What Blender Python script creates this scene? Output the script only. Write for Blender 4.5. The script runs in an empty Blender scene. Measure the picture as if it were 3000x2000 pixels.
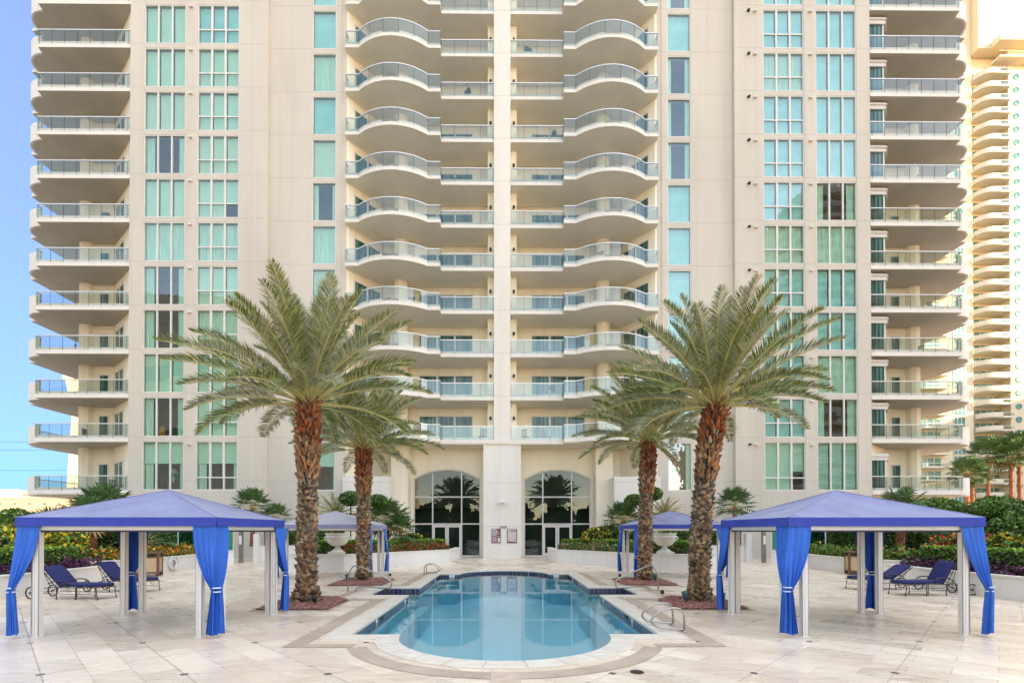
import bpy, math, random
import numpy as np
from mathutils import Vector, Matrix
R = math.radians
random.seed(7); rng = np.random.default_rng(7)
S = bpy.context.scene
# ------------------------------------------------------------------ camera, sky, sun, exposure
cam = bpy.data.cameras.new('camera'); camo = bpy.data.objects.new('camera', cam); S.collection.objects.link(camo)
cam.sensor_width = 36; cam.lens = 1480 / 3000 * 36
cam.shift_x = (1500 - 1486.6) / 3000; cam.shift_y = (1540.6 - 1000) / 3000
camo.location = (0, 0, 2.08); camo.rotation_euler = (R(90.48), 0, R(-0.45))
cam.clip_start = 0.1; cam.clip_end = 3000
S.camera = camo
SUN = Vector((1.4, -1.0, 0.43)).normalized()
W = bpy.data.worlds.new('World'); S.world = W; W.use_nodes = True
sk = W.node_tree.nodes.new('ShaderNodeTexSky'); sk.sky_type = 'NISHITA'; sk.sun_disc = False
sk.sun_elevation = math.asin(SUN.z); sk.sun_rotation = math.atan2(SUN.x, SUN.y)
sk.air_density = 1.0; sk.dust_density = 0.3; sk.altitude = 1200; sk.ozone_density = 1.6
wn = W.node_tree; tc = wn.nodes.new('ShaderNodeTexCoord')
dp = wn.nodes.new('ShaderNodeVectorMath'); dp.operation = 'DOT_PRODUCT'; wn.links.new(tc.outputs['Generated'], dp.inputs[0]); dp.inputs[1].default_value = Vector((.25, -1, .15)).normalized()
mr = wn.nodes.new('ShaderNodeMapRange'); wn.links.new(dp.outputs['Value'], mr.inputs[0]); mr.inputs[1].default_value = -.75; mr.inputs[2].default_value = .6; mr.interpolation_type = 'SMOOTHSTEP'
# sun-side sky raised and warmed to fill the facade, far side darkened
mxs = wn.nodes.new('ShaderNodeMix'); mxs.data_type = 'RGBA'; wn.links.new(mr.outputs[0], mxs.inputs[0]); sxyz = wn.nodes.new('ShaderNodeSeparateXYZ'); wn.links.new(tc.outputs['Generated'], sxyz.inputs[0])
mz = wn.nodes.new('ShaderNodeMapRange'); wn.links.new(sxyz.outputs[2], mz.inputs[0]); mz.inputs[1].default_value = 0; mz.inputs[2].default_value = .62
mxn = wn.nodes.new('ShaderNodeMix'); mxn.data_type = 'RGBA'; wn.links.new(mz.outputs[0], mxn.inputs[0]); mxn.inputs[6].default_value = (.042, .12, .235, 1); mxn.inputs[7].default_value = (.66, .57, .64, 1)
wn.links.new(mxn.outputs[2], mxs.inputs[6]); mxs.inputs[7].default_value = (1.72, 1.29, 1.02, 1)
mul = wn.nodes.new('ShaderNodeMix'); mul.data_type = 'RGBA'; mul.blend_type = 'MULTIPLY'; mul.inputs[0].default_value = 1; wn.links.new(sk.outputs[0], mul.inputs[6]); 
zz_ = wn.nodes.new('ShaderNodeMapRange'); wn.links.new(sxyz.outputs[2], zz_.inputs[0]); zz_.inputs[1].default_value = .63; zz_.inputs[2].default_value = .88; zz_.interpolation_type = 'SMOOTHSTEP'   # out-of-view zenith raised and warmed, added as fill for the deck
mxz = wn.nodes.new('ShaderNodeMix'); mxz.data_type = 'RGBA'; wn.links.new(zz_.outputs[0], mxz.inputs[0]); wn.links.new(mxs.outputs[2], mxz.inputs[6]); mxz.inputs[7].default_value = (7.2, 4.75, 3.1, 1)
wn.links.new(mxz.outputs[2], mul.inputs[7])
wn.links.new(mul.outputs[2], W.node_tree.nodes['Background'].inputs[0])
W.node_tree.nodes['Background'].inputs[1].default_value = 0.15
sl = bpy.data.lights.new('sun', 'SUN'); sl.energy = 2.7; sl.angle = R(0.5); sl.color = (1, 0.77, 0.50)
so = bpy.data.objects.new('sun', sl); S.collection.objects.link(so); so.rotation_euler = SUN.to_track_quat('Z', 'Y').to_euler()
S.view_settings.view_transform = 'Standard'; S.view_settings.look = 'None'; S.view_settings.gamma = 1
S.view_settings.exposure = 2.05
S.cycles.use_denoising = True; S.cycles.max_bounces = 8; S.cycles.transparent_max_bounces = 24
S.cycles.caustics_reflective = False; S.cycles.caustics_refractive = False; S.cycles.sample_clamp_indirect = 6

# ------------------------------------------------------------------ materials
def new_mat(name):
    m = bpy.data.materials.new(name); m.use_nodes = True
    return m, m.node_tree, m.node_tree.nodes['Principled BSDF']
class NB:
    def __init__(s, nt): s.nt = nt
    def n(s, t, **kw):
        o = s.nt.nodes.new(t)
        for k, v in kw.items(): setattr(o, k, v)
        return o
    def put(s, sock, v):
        if isinstance(v, bpy.types.NodeSocket): s.nt.links.new(v, sock)
        elif v is not None: sock.default_value = v
    def m(s, op, a, b=None, c=None):
        o = s.n('ShaderNodeMath', operation=op)
        s.put(o.inputs[0], a); s.put(o.inputs[1], b); s.put(o.inputs[2], c)
        return o.outputs[0]
    def mix(s, f, a, b, mode='MIX'):
        o = s.n('ShaderNodeMix', data_type='RGBA', blend_type=mode)
        s.put(o.inputs[0], f); s.put(o.inputs[6], a); s.put(o.inputs[7], b)
        return o.outputs[2]
    def noise(s, vec, scale, detail=3, rough=.6):
        o = s.n('ShaderNodeTexNoise'); s.put(o.inputs['Vector'], vec); o.inputs['Scale'].default_value = scale
        o.inputs['Detail'].default_value = detail; o.inputs['Roughness'].default_value = rough
        return o.outputs[0]
    def mapping(s, vec, scale=(1, 1, 1), rot=(0, 0, 0), loc=(0, 0, 0)):
        o = s.n('ShaderNodeMapping'); s.put(o.inputs[0], vec); o.inputs['Scale'].default_value = scale
        o.inputs['Rotation'].default_value = rot; o.inputs['Location'].default_value = loc
        return o.outputs[0]
    def rng(s, v, a, b, c, d):
        o = s.n('ShaderNodeMapRange'); s.put(o.inputs[0], v)
        for i, q in enumerate((a, b, c, d)): o.inputs[i + 1].default_value = q
        return o.outputs[0]
    def pos(s): return s.n('ShaderNodeNewGeometry').outputs['Position']
    def obj(s): return s.n('ShaderNodeTexCoord').outputs['Object']
    def xyz(s, v):
        o = s.n('ShaderNodeSeparateXYZ'); s.put(o.inputs[0], v); return o.outputs
    def bump(s, h, strength, dist=.02):
        o = s.n('ShaderNodeBump'); s.put(o.inputs['Height'], h); o.inputs['Strength'].default_value = strength
        o.inputs['Distance'].default_value = dist
        return o.outputs[0]
def c4(c, k=1): return (c[0] * k, c[1] * k, c[2] * k, 1)
def mat(name, col, rough=.6, var=.12, scale=3, metal=0, bump=0, bscale=40, bdist=.01, spec=.5, stretch=(1, 1, 1), world=False, trans=0):
    m, nt, p = new_mat(name); b = NB(nt)
    co = b.pos() if world else b.obj()
    v = b.mapping(co, stretch)
    n = b.noise(v, scale, 4)
    b.put(p.inputs['Base Color'], b.mix(b.rng(n, .3, .7, 0, 1), c4(col, 1 - var), c4(col, 1 + var * .6)))
    p.inputs['Roughness'].default_value = rough; p.inputs['Metallic'].default_value = metal
    p.inputs['Specular IOR Level'].default_value = spec
    if bump: b.put(p.inputs['Normal'], b.bump(b.noise(v, bscale, 3), bump, bdist))
    return m
CREAM = (.70, .625, .535)
def stucco(name, col, joint0=None, pitch=3.26, jw=.018, vj=None):
    m, nt, p = new_mat(name); b = NB(nt); P = b.pos(); x, y, z = b.xyz(P)
    n1 = b.noise(b.mapping(P, (.25, .25, .06)), 1.0, 5, .65); n2 = b.noise(P, 30, 3)
    c = b.mix(b.rng(n1, .3, .7, 0, 1), c4(col, .89), c4(col, 1.06))
    streak = b.noise(b.mapping(P, (2.2, 2.2, .05)), 1, 4, .6)
    c = b.mix(b.rng(streak, .5, .78, 0, .5), c, c4((col[0] * .82, col[1] * .80, col[2] * .78)))
    c = b.mix(b.rng(n2, .35, .65, 0, .12), c, c4(col, .8))
    if joint0 is not None:
        f = b.m('FRACT', b.m('ADD', b.m('DIVIDE', b.m('SUBTRACT', z, joint0), pitch), 20.5))
        d = b.m('ABSOLUTE', b.m('SUBTRACT', f, .5))
        k = b.m('LESS_THAN', d, jw / pitch)
        c = b.mix(b.m('MULTIPLY', k, .42), c, c4((.30, .22, .16)))
    b.put(p.inputs['Base Color'], c); p.inputs['Roughness'].default_value = .85; p.inputs['Specular IOR Level'].default_value = .25
    b.put(p.inputs['Normal'], b.bump(b.noise(P, 60, 2), .12, .01))
    return m
def glassy(name, tint, refl_ior=1.6, alpha=.0, rough=.0, wobble=0):
    """window glass: tinted see-through part plus a fresnel mirror part"""
    m, nt, p = new_mat(name); b = NB(nt); nt.nodes.remove(p)
    out = nt.nodes['Material Output']
    tr = b.n('ShaderNodeBsdfTransparent'); tr.inputs[0].default_value = c4(tint)
    gl = b.n('ShaderNodeBsdfGlossy'); gl.inputs['Roughness'].default_value = rough; gl.inputs['Color'].default_value = (.9, .95, .93, 1)
    f0 = ((refl_ior - 1) / (refl_ior + 1)) ** 2; g = b.n('ShaderNodeNewGeometry')
    dt = b.n('ShaderNodeVectorMath', operation='DOT_PRODUCT'); b.put(dt.inputs[0], g.outputs['Normal']); b.put(dt.inputs[1], g.outputs['Incoming'])
    fz = b.m('ADD', f0, b.m('MULTIPLY', 1 - f0, b.m('POWER', b.m('SUBTRACT', 1, b.m('MINIMUM', b.m('ABSOLUTE', dt.outputs['Value']), 1)), 5)))
    if wobble: b.put(gl.inputs['Normal'], b.bump(b.noise(b.pos(), .9, 2), wobble, .05))
    mx = b.n('ShaderNodeMixShader'); b.put(mx.inputs[0], fz); b.put(mx.inputs[1], tr.outputs[0]); b.put(mx.inputs[2], gl.outputs[0])
    b.put(out.inputs[0], mx.outputs[0])
    return m
M = {}
M['stucco'] = stucco('stucco', (.61, .545, .455), 9.01)
M['stucco_mid'] = stucco('stucco_mid', (.76, .70, .615), 8.92)
M['stucco_plain'] = stucco('stucco_plain', (.88, .80, .64))
M['slab'] = mat('slab_concrete', (.74, .68, .60), .8, .06, 1.5, bump=.1, world=True)
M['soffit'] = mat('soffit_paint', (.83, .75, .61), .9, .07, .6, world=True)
M['soffit_dark'] = mat('outer_soffit_dark', (.50, .43, .335), .9, .09, .6, world=True)  # darker soffit tone under the outer balconies
M['frame'] = mat('frame_white', (.70, .65, .60), .45, .04)
M['rail'] = mat('rail_metal', (.70, .67, .63), .35, .04, metal=.3)
M['window_glass'] = glassy('window_glass', (.70, .92, .80), 2.6, wobble=.10)
M['arch_glass'] = glassy('arch_glass', (.30, .42, .38), 1.62, wobble=.10)
M['rail_glass'] = glassy('rail_glass', (.86, .90, .88), 1.75)
M['blind'] = mat('blind_fabric', (.74, .79, .71), .9, .05, 2)
M['blind_warm'] = mat('blind_warm', (.78, .76, .66), .9, .05, 2)
M['blind_sky_refl'] = mat('blind_sky_reflection', (.46, .68, .78), .9, .12, 1.2)  # sky reflected in the panes, put into the colour behind the glass
M['curtain_in'] = mat('curtain_inside', (.74, .80, .74), .9, .35, 7, stretch=(6, 1, .1))
M['shutter'] = mat('shutter', (.62, .70, .64), .7, .45, 12, stretch=(.1, 1, 6))
M['interior'] = mat('interior_dark', (.06, .06, .055), .9, .3, 1.5)
M['room'] = mat('room_wall', (.20, .17, .14), .9, .3, .7)
M['lamp_white'] = mat('lamp_white', (.75, .75, .68), .7, .05)
M['wood_in'] = mat('furniture_wood', (.22, .10, .05), .5, .3, 6)
M['alu'] = mat('aluminium', (.80, .75, .69), .4, .05, 4, metal=.05)
M['channel'] = mat('post_groove', (.33, .31, .30), .5, .1)
M['alu_dark'] = mat('track_dark', (.03, .035, .05), .5, .1)
M['chrome'] = mat('steel_tube', (.42, .39, .35), .3, .06, 8, metal=1)
M['iron'] = mat('wrought_iron', (.035, .028, .028), .45, .2, 20, metal=.3)
M['navy'] = mat('navy_cushion', (.014, .015, .09), .85, .2, 14, bump=.2, bscale=200, bdist=.003)
M['blue'] = mat('blue_curtain', (.030, .135, .56), .75, .22, 5, stretch=(1, 1, .25), bump=.15, bscale=30)
M['blue_light'] = mat('blue_curtain_faded', (.07, .20, .60), .75, .2, 5, stretch=(1, 1, .25))
M['tie'] = mat('tie_band', (.62, .66, .74), .8, .1)
M['val'] = mat('valance_blue', (.035, .055, .35), .8, .12, 3)
M['val_grey'] = mat('valance_faded', (.26, .27, .42), .8, .12, 3)
def canvas(name, a, bcol):
    m, nt, p = new_mat(name); b = NB(nt); o = b.obj()
    n = b.noise(o, 1.3, 5, .6); c = b.mix(b.rng(n, .35, .68, 0, 1), c4(a), c4(bcol))
    c = b.mix(b.rng(b.noise(o, 9, 3), .5, .75, 0, .25), c, c4(a, .75))
    b.put(p.inputs['Base Color'], c); p.inputs['Roughness'].default_value = .8
    p.inputs['Sheen Weight'].default_value = .3
    wv = b.noise(b.mapping(o, (1, 1, .3)), 2.2, 3)
    b.put(p.inputs['Normal'], b.bump(wv, .8, .06))
    return m
M['canvas'] = canvas('canopy_canvas_blue', (.155, .155, .285), (.225, .22, .36))  # paler than the valance: sky sheen on the roof put into the colour
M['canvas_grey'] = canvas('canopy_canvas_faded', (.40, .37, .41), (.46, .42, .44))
M['planter'] = stucco('planter_stucco', (.78, .74, .68))
M['cap'] = mat('planter_cap', (.74, .68, .58), .7, .08, 2, world=True)
M['urn'] = mat('urn_cast_stone', (.74, .69, .58), .8, .1, 5, bump=.2, bscale=60)
M['wicker'] = mat('wicker_panel', (.60, .40, .22), .8, .35, 60, bump=.4, bscale=150, bdist=.004)
M['brown'] = mat('brown_timber', (.14, .065, .035), .6, .25, 10, stretch=(1, 1, .2))
M['sign'] = mat('sign_maroon', (.20, .075, .085), .5, .08)
M['ink'] = mat('sign_lettering', (.80, .76, .72), .6, .05)
M['green_metal'] = mat('uplight_green', (.05, .13, .12), .4, .2, 8, metal=.3)
M['black'] = mat('black_plastic', (.02, .018, .02), .5, .1)
M['tile_blue'] = None
M['copper'] = mat('gate_steel', (.30, .26, .23), .45, .15, 3, metal=.6)
M['fence_glass'] = glassy('fence_glass', (.35, .72, .62), 1.5)
M['ring'] = mat('life_ring', (.78, .76, .72), .6, .1)
def leafm(name, col, v=.35):
    m, nt, p = new_mat(name); b = NB(nt)
    info = b.n('ShaderNodeNewGeometry').outputs['Random Per Island']
    n = b.noise(b.obj(), 1.8, 3)
    c = b.mix(info, c4(col, 1 - v), c4((col[0] * (1 + v * 1.3), col[1] * (1 + v), col[2] * (1 + v * .4))))
    c = b.mix(b.rng(n, .4, .65, 0, .5), c, c4(col, .6))
    b.put(p.inputs['Base Color'], c); p.inputs['Roughness'].default_value = .55; p.inputs['Specular IOR Level'].default_value = .4
    b.put(p.inputs['Subsurface Weight'], 0.0)
    return m
L = {}
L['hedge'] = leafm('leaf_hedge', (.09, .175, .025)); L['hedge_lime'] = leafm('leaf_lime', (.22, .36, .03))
L['dark'] = leafm('leaf_dark', (.045, .085, .018)); L['juniper'] = leafm('leaf_juniper', (.15, .25, .035))
L['purple'] = leafm('leaf_purple', (.10, .02, .075)); L['red'] = leafm('flower_red', (.55, .05, .03))
L['orange'] = leafm('flower_orange', (.75, .27, .015)); L['yellow'] = leafm('flower_yellow', (.72, .50, .03))
L['fan'] = leafm('leaf_fan', (.085, .165, .05)); L['fan_dry'] = leafm('leaf_fan_dry', (.30, .20, .07))
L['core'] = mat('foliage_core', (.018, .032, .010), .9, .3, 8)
L['frond'] = leafm('frond_green', (.19, .235, .055), .6); L['frond_grey'] = leafm('frond_grey', (.36, .38, .26), .45)
L['frond_dry'] = leafm('frond_dry', (.36, .27, .10), .3); L['rachis'] = mat('rachis', (.50, .42, .14), .5, .2, 5)
L['boot_red'] = leafm('boot_red', (.30, .09, .03), .55); L['boot_grey'] = leafm('boot_grey', (.35, .275, .20), .6)
L['boot_mid'] = leafm('boot_mid', (.34, .18, .095), .6)
L['boot_dark'] = leafm('boot_dark', (.15, .10, .07), .5)
L['trunk'] = mat('trunk_bark', (.05, .03, .018), .9, .4, 12, bump=.5, bscale=30)
L['trunk_red'] = mat('trunk_bark_red', (.33, .13, .06), .9, .4, 12, bump=.5, bscale=30)

# ------------------------------------------------------------------ mesh builder and bookkeeping
class MB:
    def __init__(s, X=None): s.v = []; s.f = []; s.mi = []; s.X = X; s.cur = 0
    def add(s, vs, fs, mi=None):
        o = len(s.v); mi = s.cur if mi is None else mi
        if s.X is not None: vs = [tuple(s.X @ Vector(q)) for q in vs]
        s.v += [tuple(q) for q in vs]
        for f in fs: s.f.append(tuple(i + o for i in f)); s.mi.append(mi)
        return s
    def box(s, x0, x1, y0, y1, z0, z1, mi=None):
        vs = [(x, y, z) for z in (z0, z1) for y in (y0, y1) for x in (x0, x1)]
        return s.add(vs, [(0, 2, 3, 1), (4, 5, 7, 6), (0, 1, 5, 4), (2, 6, 7, 3), (0, 4, 6, 2), (1, 3, 7, 5)], mi)
    def prism(s, poly, z0, z1, mi=None, top=True, bot=True):
        n = len(poly)
        a = sum(poly[i][0] * poly[(i + 1) % n][1] - poly[(i + 1) % n][0] * poly[i][1] for i in range(n))
        if a < 0: poly = poly[::-1]
        vs = [(p[0], p[1], z0) for p in poly] + [(p[0], p[1], z1) for p in poly]
        fs = [(i, (i + 1) % n, n + (i + 1) % n, n + i) for i in range(n)]
        if top: fs.append(tuple(range(n, 2 * n)))
        if bot: fs.append(tuple(range(n - 1, -1, -1)))
        return s.add(vs, fs, mi)
    def wallprism(s, poly, y0, y1, mi=None):          # polygon in x,z extruded along y
        n = len(poly)
        a = sum(poly[i][0] * poly[(i + 1) % n][1] - poly[(i + 1) % n][0] * poly[i][1] for i in range(n))
        if a < 0: poly = poly[::-1]
        vs = [(p[0], y0, p[1]) for p in poly] + [(p[0], y1, p[1]) for p in poly]
        fs = [(i, n + i, n + (i + 1) % n, (i + 1) % n) for i in range(n)]
        fs += [tuple(range(n)), tuple(range(2 * n - 1, n - 1, -1))]
        return s.add(vs, fs, mi)
    def strip(s, path, z0, z1, th=.02, mi=None):      # a thin upright band following a plan path
        n = len(path); off = []
        for i in range(n):
            a = Vector(path[max(i - 1, 0)]); c = Vector(path[min(i + 1, n - 1)]); d = (c - a)
            d = d.normalized() if d.length > 1e-6 else Vector((1, 0))
            off.append((path[i][0] - d.y * th, path[i][1] + d.x * th))
        vs = []
        for i in range(n):
            vs += [(path[i][0], path[i][1], z0), (path[i][0], path[i][1], z1), (off[i][0], off[i][1], z1), (off[i][0], off[i][1], z0)]
        fs = []
        for i in range(n - 1):
            a = i * 4; c = a + 4
            fs += [(a, c, c + 1, a + 1), (a + 1, c + 1, c + 2, a + 2), (a + 2, c + 2, c + 3, a + 3), (a + 3, c + 3, c, a)]
        fs += [(0, 1, 2, 3), (n * 4 - 1, n * 4 - 2, n * 4 - 3, n * 4 - 4)]
        return s.add(vs, fs, mi)
    def tube(s, pts, r, n=8, mi=None, closed=False):
        pts = [Vector(p) for p in pts]; vs = []; N = len(pts)
        up = Vector((0, 0, 1))
        for i, p in enumerate(pts):
            if closed: d = pts[(i + 1) % N] - pts[i - 1]
            else: d = pts[min(i + 1, N - 1)] - pts[max(i - 1, 0)]
            d = d.normalized() if d.length > 1e-9 else Vector((0, 0, 1))
            a = d.cross(up)
            if a.length < .05: a = d.cross(Vector((0, 1, 0)))
            a.normalize(); c = a.cross(d)
            rr = r[i] if isinstance(r, (list, tuple)) else r
            for k in range(n):
                t = 2 * math.pi * k / n
                vs.append(p + a * (rr * math.cos(t)) + c * (rr * math.sin(t)))
        fs = []
        for i in range(N if closed else N - 1):
            j = (i + 1) % N
            for k in range(n): fs.append((i * n + k, i * n + (k + 1) % n, j * n + (k + 1) % n, j * n + k))
        if not closed: fs += [tuple(range(n - 1, -1, -1)), tuple(range((N - 1) * n, N * n))]
        return s.add(vs, fs, mi)
    def lathe(s, prof, c=(0, 0), n=24, mi=None):
        vs = [(c[0] + r * math.cos(2 * math.pi * k / n), c[1] + r * math.sin(2 * math.pi * k / n), z) for r, z in prof for k in range(n)]
        fs = [(i * n + k, i * n + (k + 1) % n, (i + 1) * n + (k + 1) % n, (i + 1) * n + k) for i in range(len(prof) - 1) for k in range(n)]
        fs += [tuple(range(n - 1, -1, -1)), tuple(range((len(prof) - 1) * n, len(prof) * n))]
        return s.add(vs, fs, mi)
    def leaves(s, P, size, flat=.0, mi=None, elong=1.6, nrm=None):   # P: Nx3 centres
        N = len(P); d = rng.normal(size=(N, 3)); d /= np.linalg.norm(d, axis=1)[:, None]
        e = rng.normal(size=(N, 3))
        if nrm is not None: e = nrm + .6 * e
        e = np.cross(d, e); e /= np.linalg.norm(e, axis=1)[:, None] + 1e-9
        sz = size * rng.uniform(.6, 1.3, size=(N, 1))
        a = P - d * sz * elong / 2; b = P + d * sz * elong / 2; c = P + e * sz / 2; f = P - e * sz / 2
        o = len(s.v); V = np.stack([a, c, b, f], axis=1).reshape(-1, 3)
        s.v += [tuple(q) for q in V.tolist()]
        s.f += [(o + 4 * i, o + 4 * i + 1, o + 4 * i + 2, o + 4 * i + 3) for i in range(N)]
        if mi is None: mi = s.cur
        s.mi += [mi] * N if isinstance(mi, int) else list(mi)
        return s
    def build(s, name, mats, parent=None, loc=None, smooth=False, bevel=0):
        """verts are given in world space for top-level/children of an Empty; loc = origin to subtract"""
        me = bpy.data.meshes.new(name)
        o0 = Vector(loc) if loc is not None else (Vector(parent['_w']) if parent is not None else Vector((0, 0, 0)))
        V = np.array(s.v, dtype=float) - np.array(o0)
        me.from_pydata(V.tolist(), [], s.f)
        if not isinstance(mats, (list, tuple)): mats = [mats]
        for m in mats: me.materials.append(m)
        me.polygons.foreach_set('material_index', s.mi)
        if smooth: me.polygons.foreach_set('use_smooth', [True] * len(s.f))
        me.update()
        o = bpy.data.objects.new(name, me); S.collection.objects.link(o)
        o['_w'] = tuple(o0)
        if parent is not None:
            o.parent = parent; o.location = o0 - Vector(parent['_w'])
        else: o.location = o0
        if bevel:
            md = o.modifiers.new('bevel', 'BEVEL'); md.width = bevel; md.segments = 2; md.limit_method = 'ANGLE'
        return o
def tag(o, label=None, cat=None, group=None, kind=None):
    if label: o['label'] = label
    if cat: o['category'] = cat
    if group: o['group'] = group
    if kind: o['kind'] = kind
    return o
def thing(name, loc, label, cat, group=None):
    o = bpy.data.objects.new(name, None); S.collection.objects.link(o); o.location = loc; o['_w'] = tuple(loc)
    o.empty_display_size = .3
    return tag(o, label, cat, group)
def kids(o): return [c for c in S.collection.objects if c.parent == o]
def copy_tree(o, parent=None, loc=None):
    c = o.copy(); S.collection.objects.link(c)
    if parent is not None: c.parent = parent
    if loc is not None: c.location = loc
    for ch in KIDS.get(o.name) or kids(o): copy_tree(ch, c)
    return c
KIDS = {}
def freeze(o):
    ks = kids(o); KIDS[o.name] = ks
    for k in ks: freeze(k)
def struct(o): o['kind'] = 'structure'; return o
AX = -0.10     # the building's centre line
def mir(poly, sgn): return [(AX + sgn * p[0], p[1]) for p in poly]

# ================================================================== GROUND, DECK, POOL
def deck_mat():
    m, nt, p = new_mat('travertine_deck'); b = NB(nt); P = b.pos(); x, y, z = b.xyz(P)
    rot = b.mapping(P, (1, 1, 1), (0, 0, R(45)), (0.08, 0.0, 0))
    br = b.n('ShaderNodeTexBrick', offset=.5, squash=1.0)
    b.put(br.inputs['Vector'], rot); br.inputs['Scale'].default_value = 1; br.inputs['Brick Width'].default_value = .98
    br.inputs['Row Height'].default_value = .49; br.inputs['Mortar Size'].default_value = .006; br.inputs['Mortar Smooth'].default_value = .2
    br.inputs['Color1'].default_value = c4((.88, .70, .52)); br.inputs['Color2'].default_value = c4((.51, .375, .265)); br.inputs['Bias'].default_value = -.1
    br.inputs['Mortar'].default_value = c4((.30, .23, .17))
    st = b.noise(b.mapping(P, (.9, 7, 1)), 1.3, 6, .62)
    c = b.mix(b.rng(st, .40, .66, 0, .6), br.outputs[0], c4((.93, .775, .60)))
    st2 = b.noise(b.mapping(P, (2.5, 16, 1)), 1.5, 5, .7)
    c = b.mix(b.rng(st2, .50, .72, 0, .72), c, c4((.50, .38, .27)))
    bl = b.noise(P, .35, 4); c = b.mix(b.rng(bl, .4, .68, 0, .5), c, c4((.70, .50, .35)))
    # long joints through the inlays, both diagonals
    T = 2.07
    u = b.m('DIVIDE', b.m('SUBTRACT', x, -0.48 - T), T); v = b.m('DIVIDE', b.m('SUBTRACT', y, 7.37), T)
    for e in (b.m('ADD', u, v), b.m('SUBTRACT', u, v)):
        d = b.m('ABSOLUTE', b.m('SUBTRACT', b.m('FRACT', b.m('ADD', e, 100.5)), .5))
        c = b.mix(b.m('MULTIPLY', b.m('LESS_THAN', d, .005), .5), c, c4((.16, .14, .13)))
    du = b.m('ABSOLUTE', b.m('SUBTRACT', b.m('FRACT', b.m('ADD', u, 100.5)), .5))
    dv = b.m('ABSOLUTE', b.m('SUBTRACT', b.m('FRACT', b.m('ADD', v, 100.5)), .5))
    k = b.m('LESS_THAN', b.m('ADD', du, dv), .034)
    c = b.mix(k, c, c4((.07, .075, .075)))
    b.put(p.inputs['Base Color'], c)
    rn = b.noise(P, 1.2, 4)
    b.put(p.inputs['Roughness'], b.rng(rn, .3, .7, .22, .42)); p.inputs['Specular IOR Level'].default_value = .5
    b.put(p.inputs['Normal'], b.bump(b.m('ADD', b.m('MULTIPLY', br.outputs[1], -.6), b.m('MULTIPLY', st2, .5)), .12, .006))
    return m
M['deck'] = deck_mat()
M['asphalt'] = mat('outer_ground', (.32, .28, .23), .9, .2, .05, world=True)
def pool_outline(off=0, neck=True, n=20):
    """right half then mirrored; off > 0 grows outward"""
    r1 = 2.1 + off; pts = []
    cx = 0.03
    a0 = -90; a1 = math.degrees(math.asin(max(-1, min(1, (10.05 - off - 10.1) / r1))))
    for i in range(n + 1):
        a = R(a0 + (a1 - a0) * i / n); pts.append((r1 * math.cos(a), 10.1 + r1 * math.sin(a)))
    w = 3.08 + off
    pts += [(w, 10.05 - off), (w, 16.2 - off), (4.36 + off, 16.2 - off), (4.36 + off, 18.4 + off), (w, 18.4 + off), (w, 24.1 + off)]
    r2 = 2.15 + off; b0 = math.degrees(math.asin(min(1, off / r2)))
    for i in range(n + 1):
        a = R(b0 + (90 - b0) * i / n); pts.append((r2 * math.cos(a), 24.1 + r2 * math.sin(a)))
    left = [(-x, y) for x, y in pts[::-1]][1:-1]
    return [(x + cx, y) for x, y in pts + left]
PO = pool_outline(0)
def ring(outer, inner, z0, z1, mb, mi=0):
    n = len(outer)
    vs = [(*p, z1) for p in outer] + [(*p, z1) for p in inner] + [(*p, z0) for p in outer] + [(*p, z0) for p in inner]
    fs = []
    for i in range(n):
        j = (i + 1) % n
        fs += [(i, j, n + j, n + i), (2 * n + i, 2 * n + j, j, i), (n + i, n + j, 3 * n + j, 3 * n + i)]
    mb.add(vs, fs, mi)
mb = MB()
outer = pool_outline(.38)
BIG = [(-1200, -400), (1200, -400), (1200, 1500), (-1200, 1500)]
# deck sheet out to the planter walls: built as ring from pool edge to a big rectangle through matching angles
def rectpt(p, c=(0.03, 17.0), X0=-60, X1=60, Y0=-60, Y1=60):
    dx, dy = p[0] - c[0], p[1] - c[1]
    t = min([(X1 - c[0]) / dx if dx > 0 else 1e9, (X0 - c[0]) / dx if dx < 0 else 1e9, (Y1 - c[1]) / dy if dy > 0 else 1e9, (Y0 - c[1]) / dy if dy < 0 else 1e9])
    return (c[0] + dx * t, c[1] + dy * t)
import bmesh
def holed_sheet(name, rect, hole, z, mats):
    bm = bmesh.new(); vs = [bm.verts.new((x, y, z)) for x, y in rect]; hs = [bm.verts.new((x, y, z)) for x, y in hole]
    es = [bm.edges.new((vs[i], vs[(i + 1) % len(vs)])) for i in range(len(vs))] + [bm.edges.new((hs[i], hs[(i + 1) % len(hs)])) for i in range(len(hs))]
    bmesh.ops.triangle_fill(bm, use_beauty=True, use_dissolve=False, edges=es)
    for f in bm.faces:
        if f.normal.z < 0: f.normal_flip()
    me = bpy.data.meshes.new(name); bm.to_mesh(me); bm.free(); me.materials.append(mats)
    o = bpy.data.objects.new(name, me); S.collection.objects.link(o); o['_w'] = (0, 0, 0)
    return o
struct(holed_sheet('pool_deck', [(-60, -40), (60, -40), (60, 60), (-60, 60)], PO, 0.0, M['deck']))
struct(holed_sheet('ground', BIG, [(-59, -39), (59, -39), (59, 59), (-59, 59)], -.02, M['asphalt']))
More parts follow.
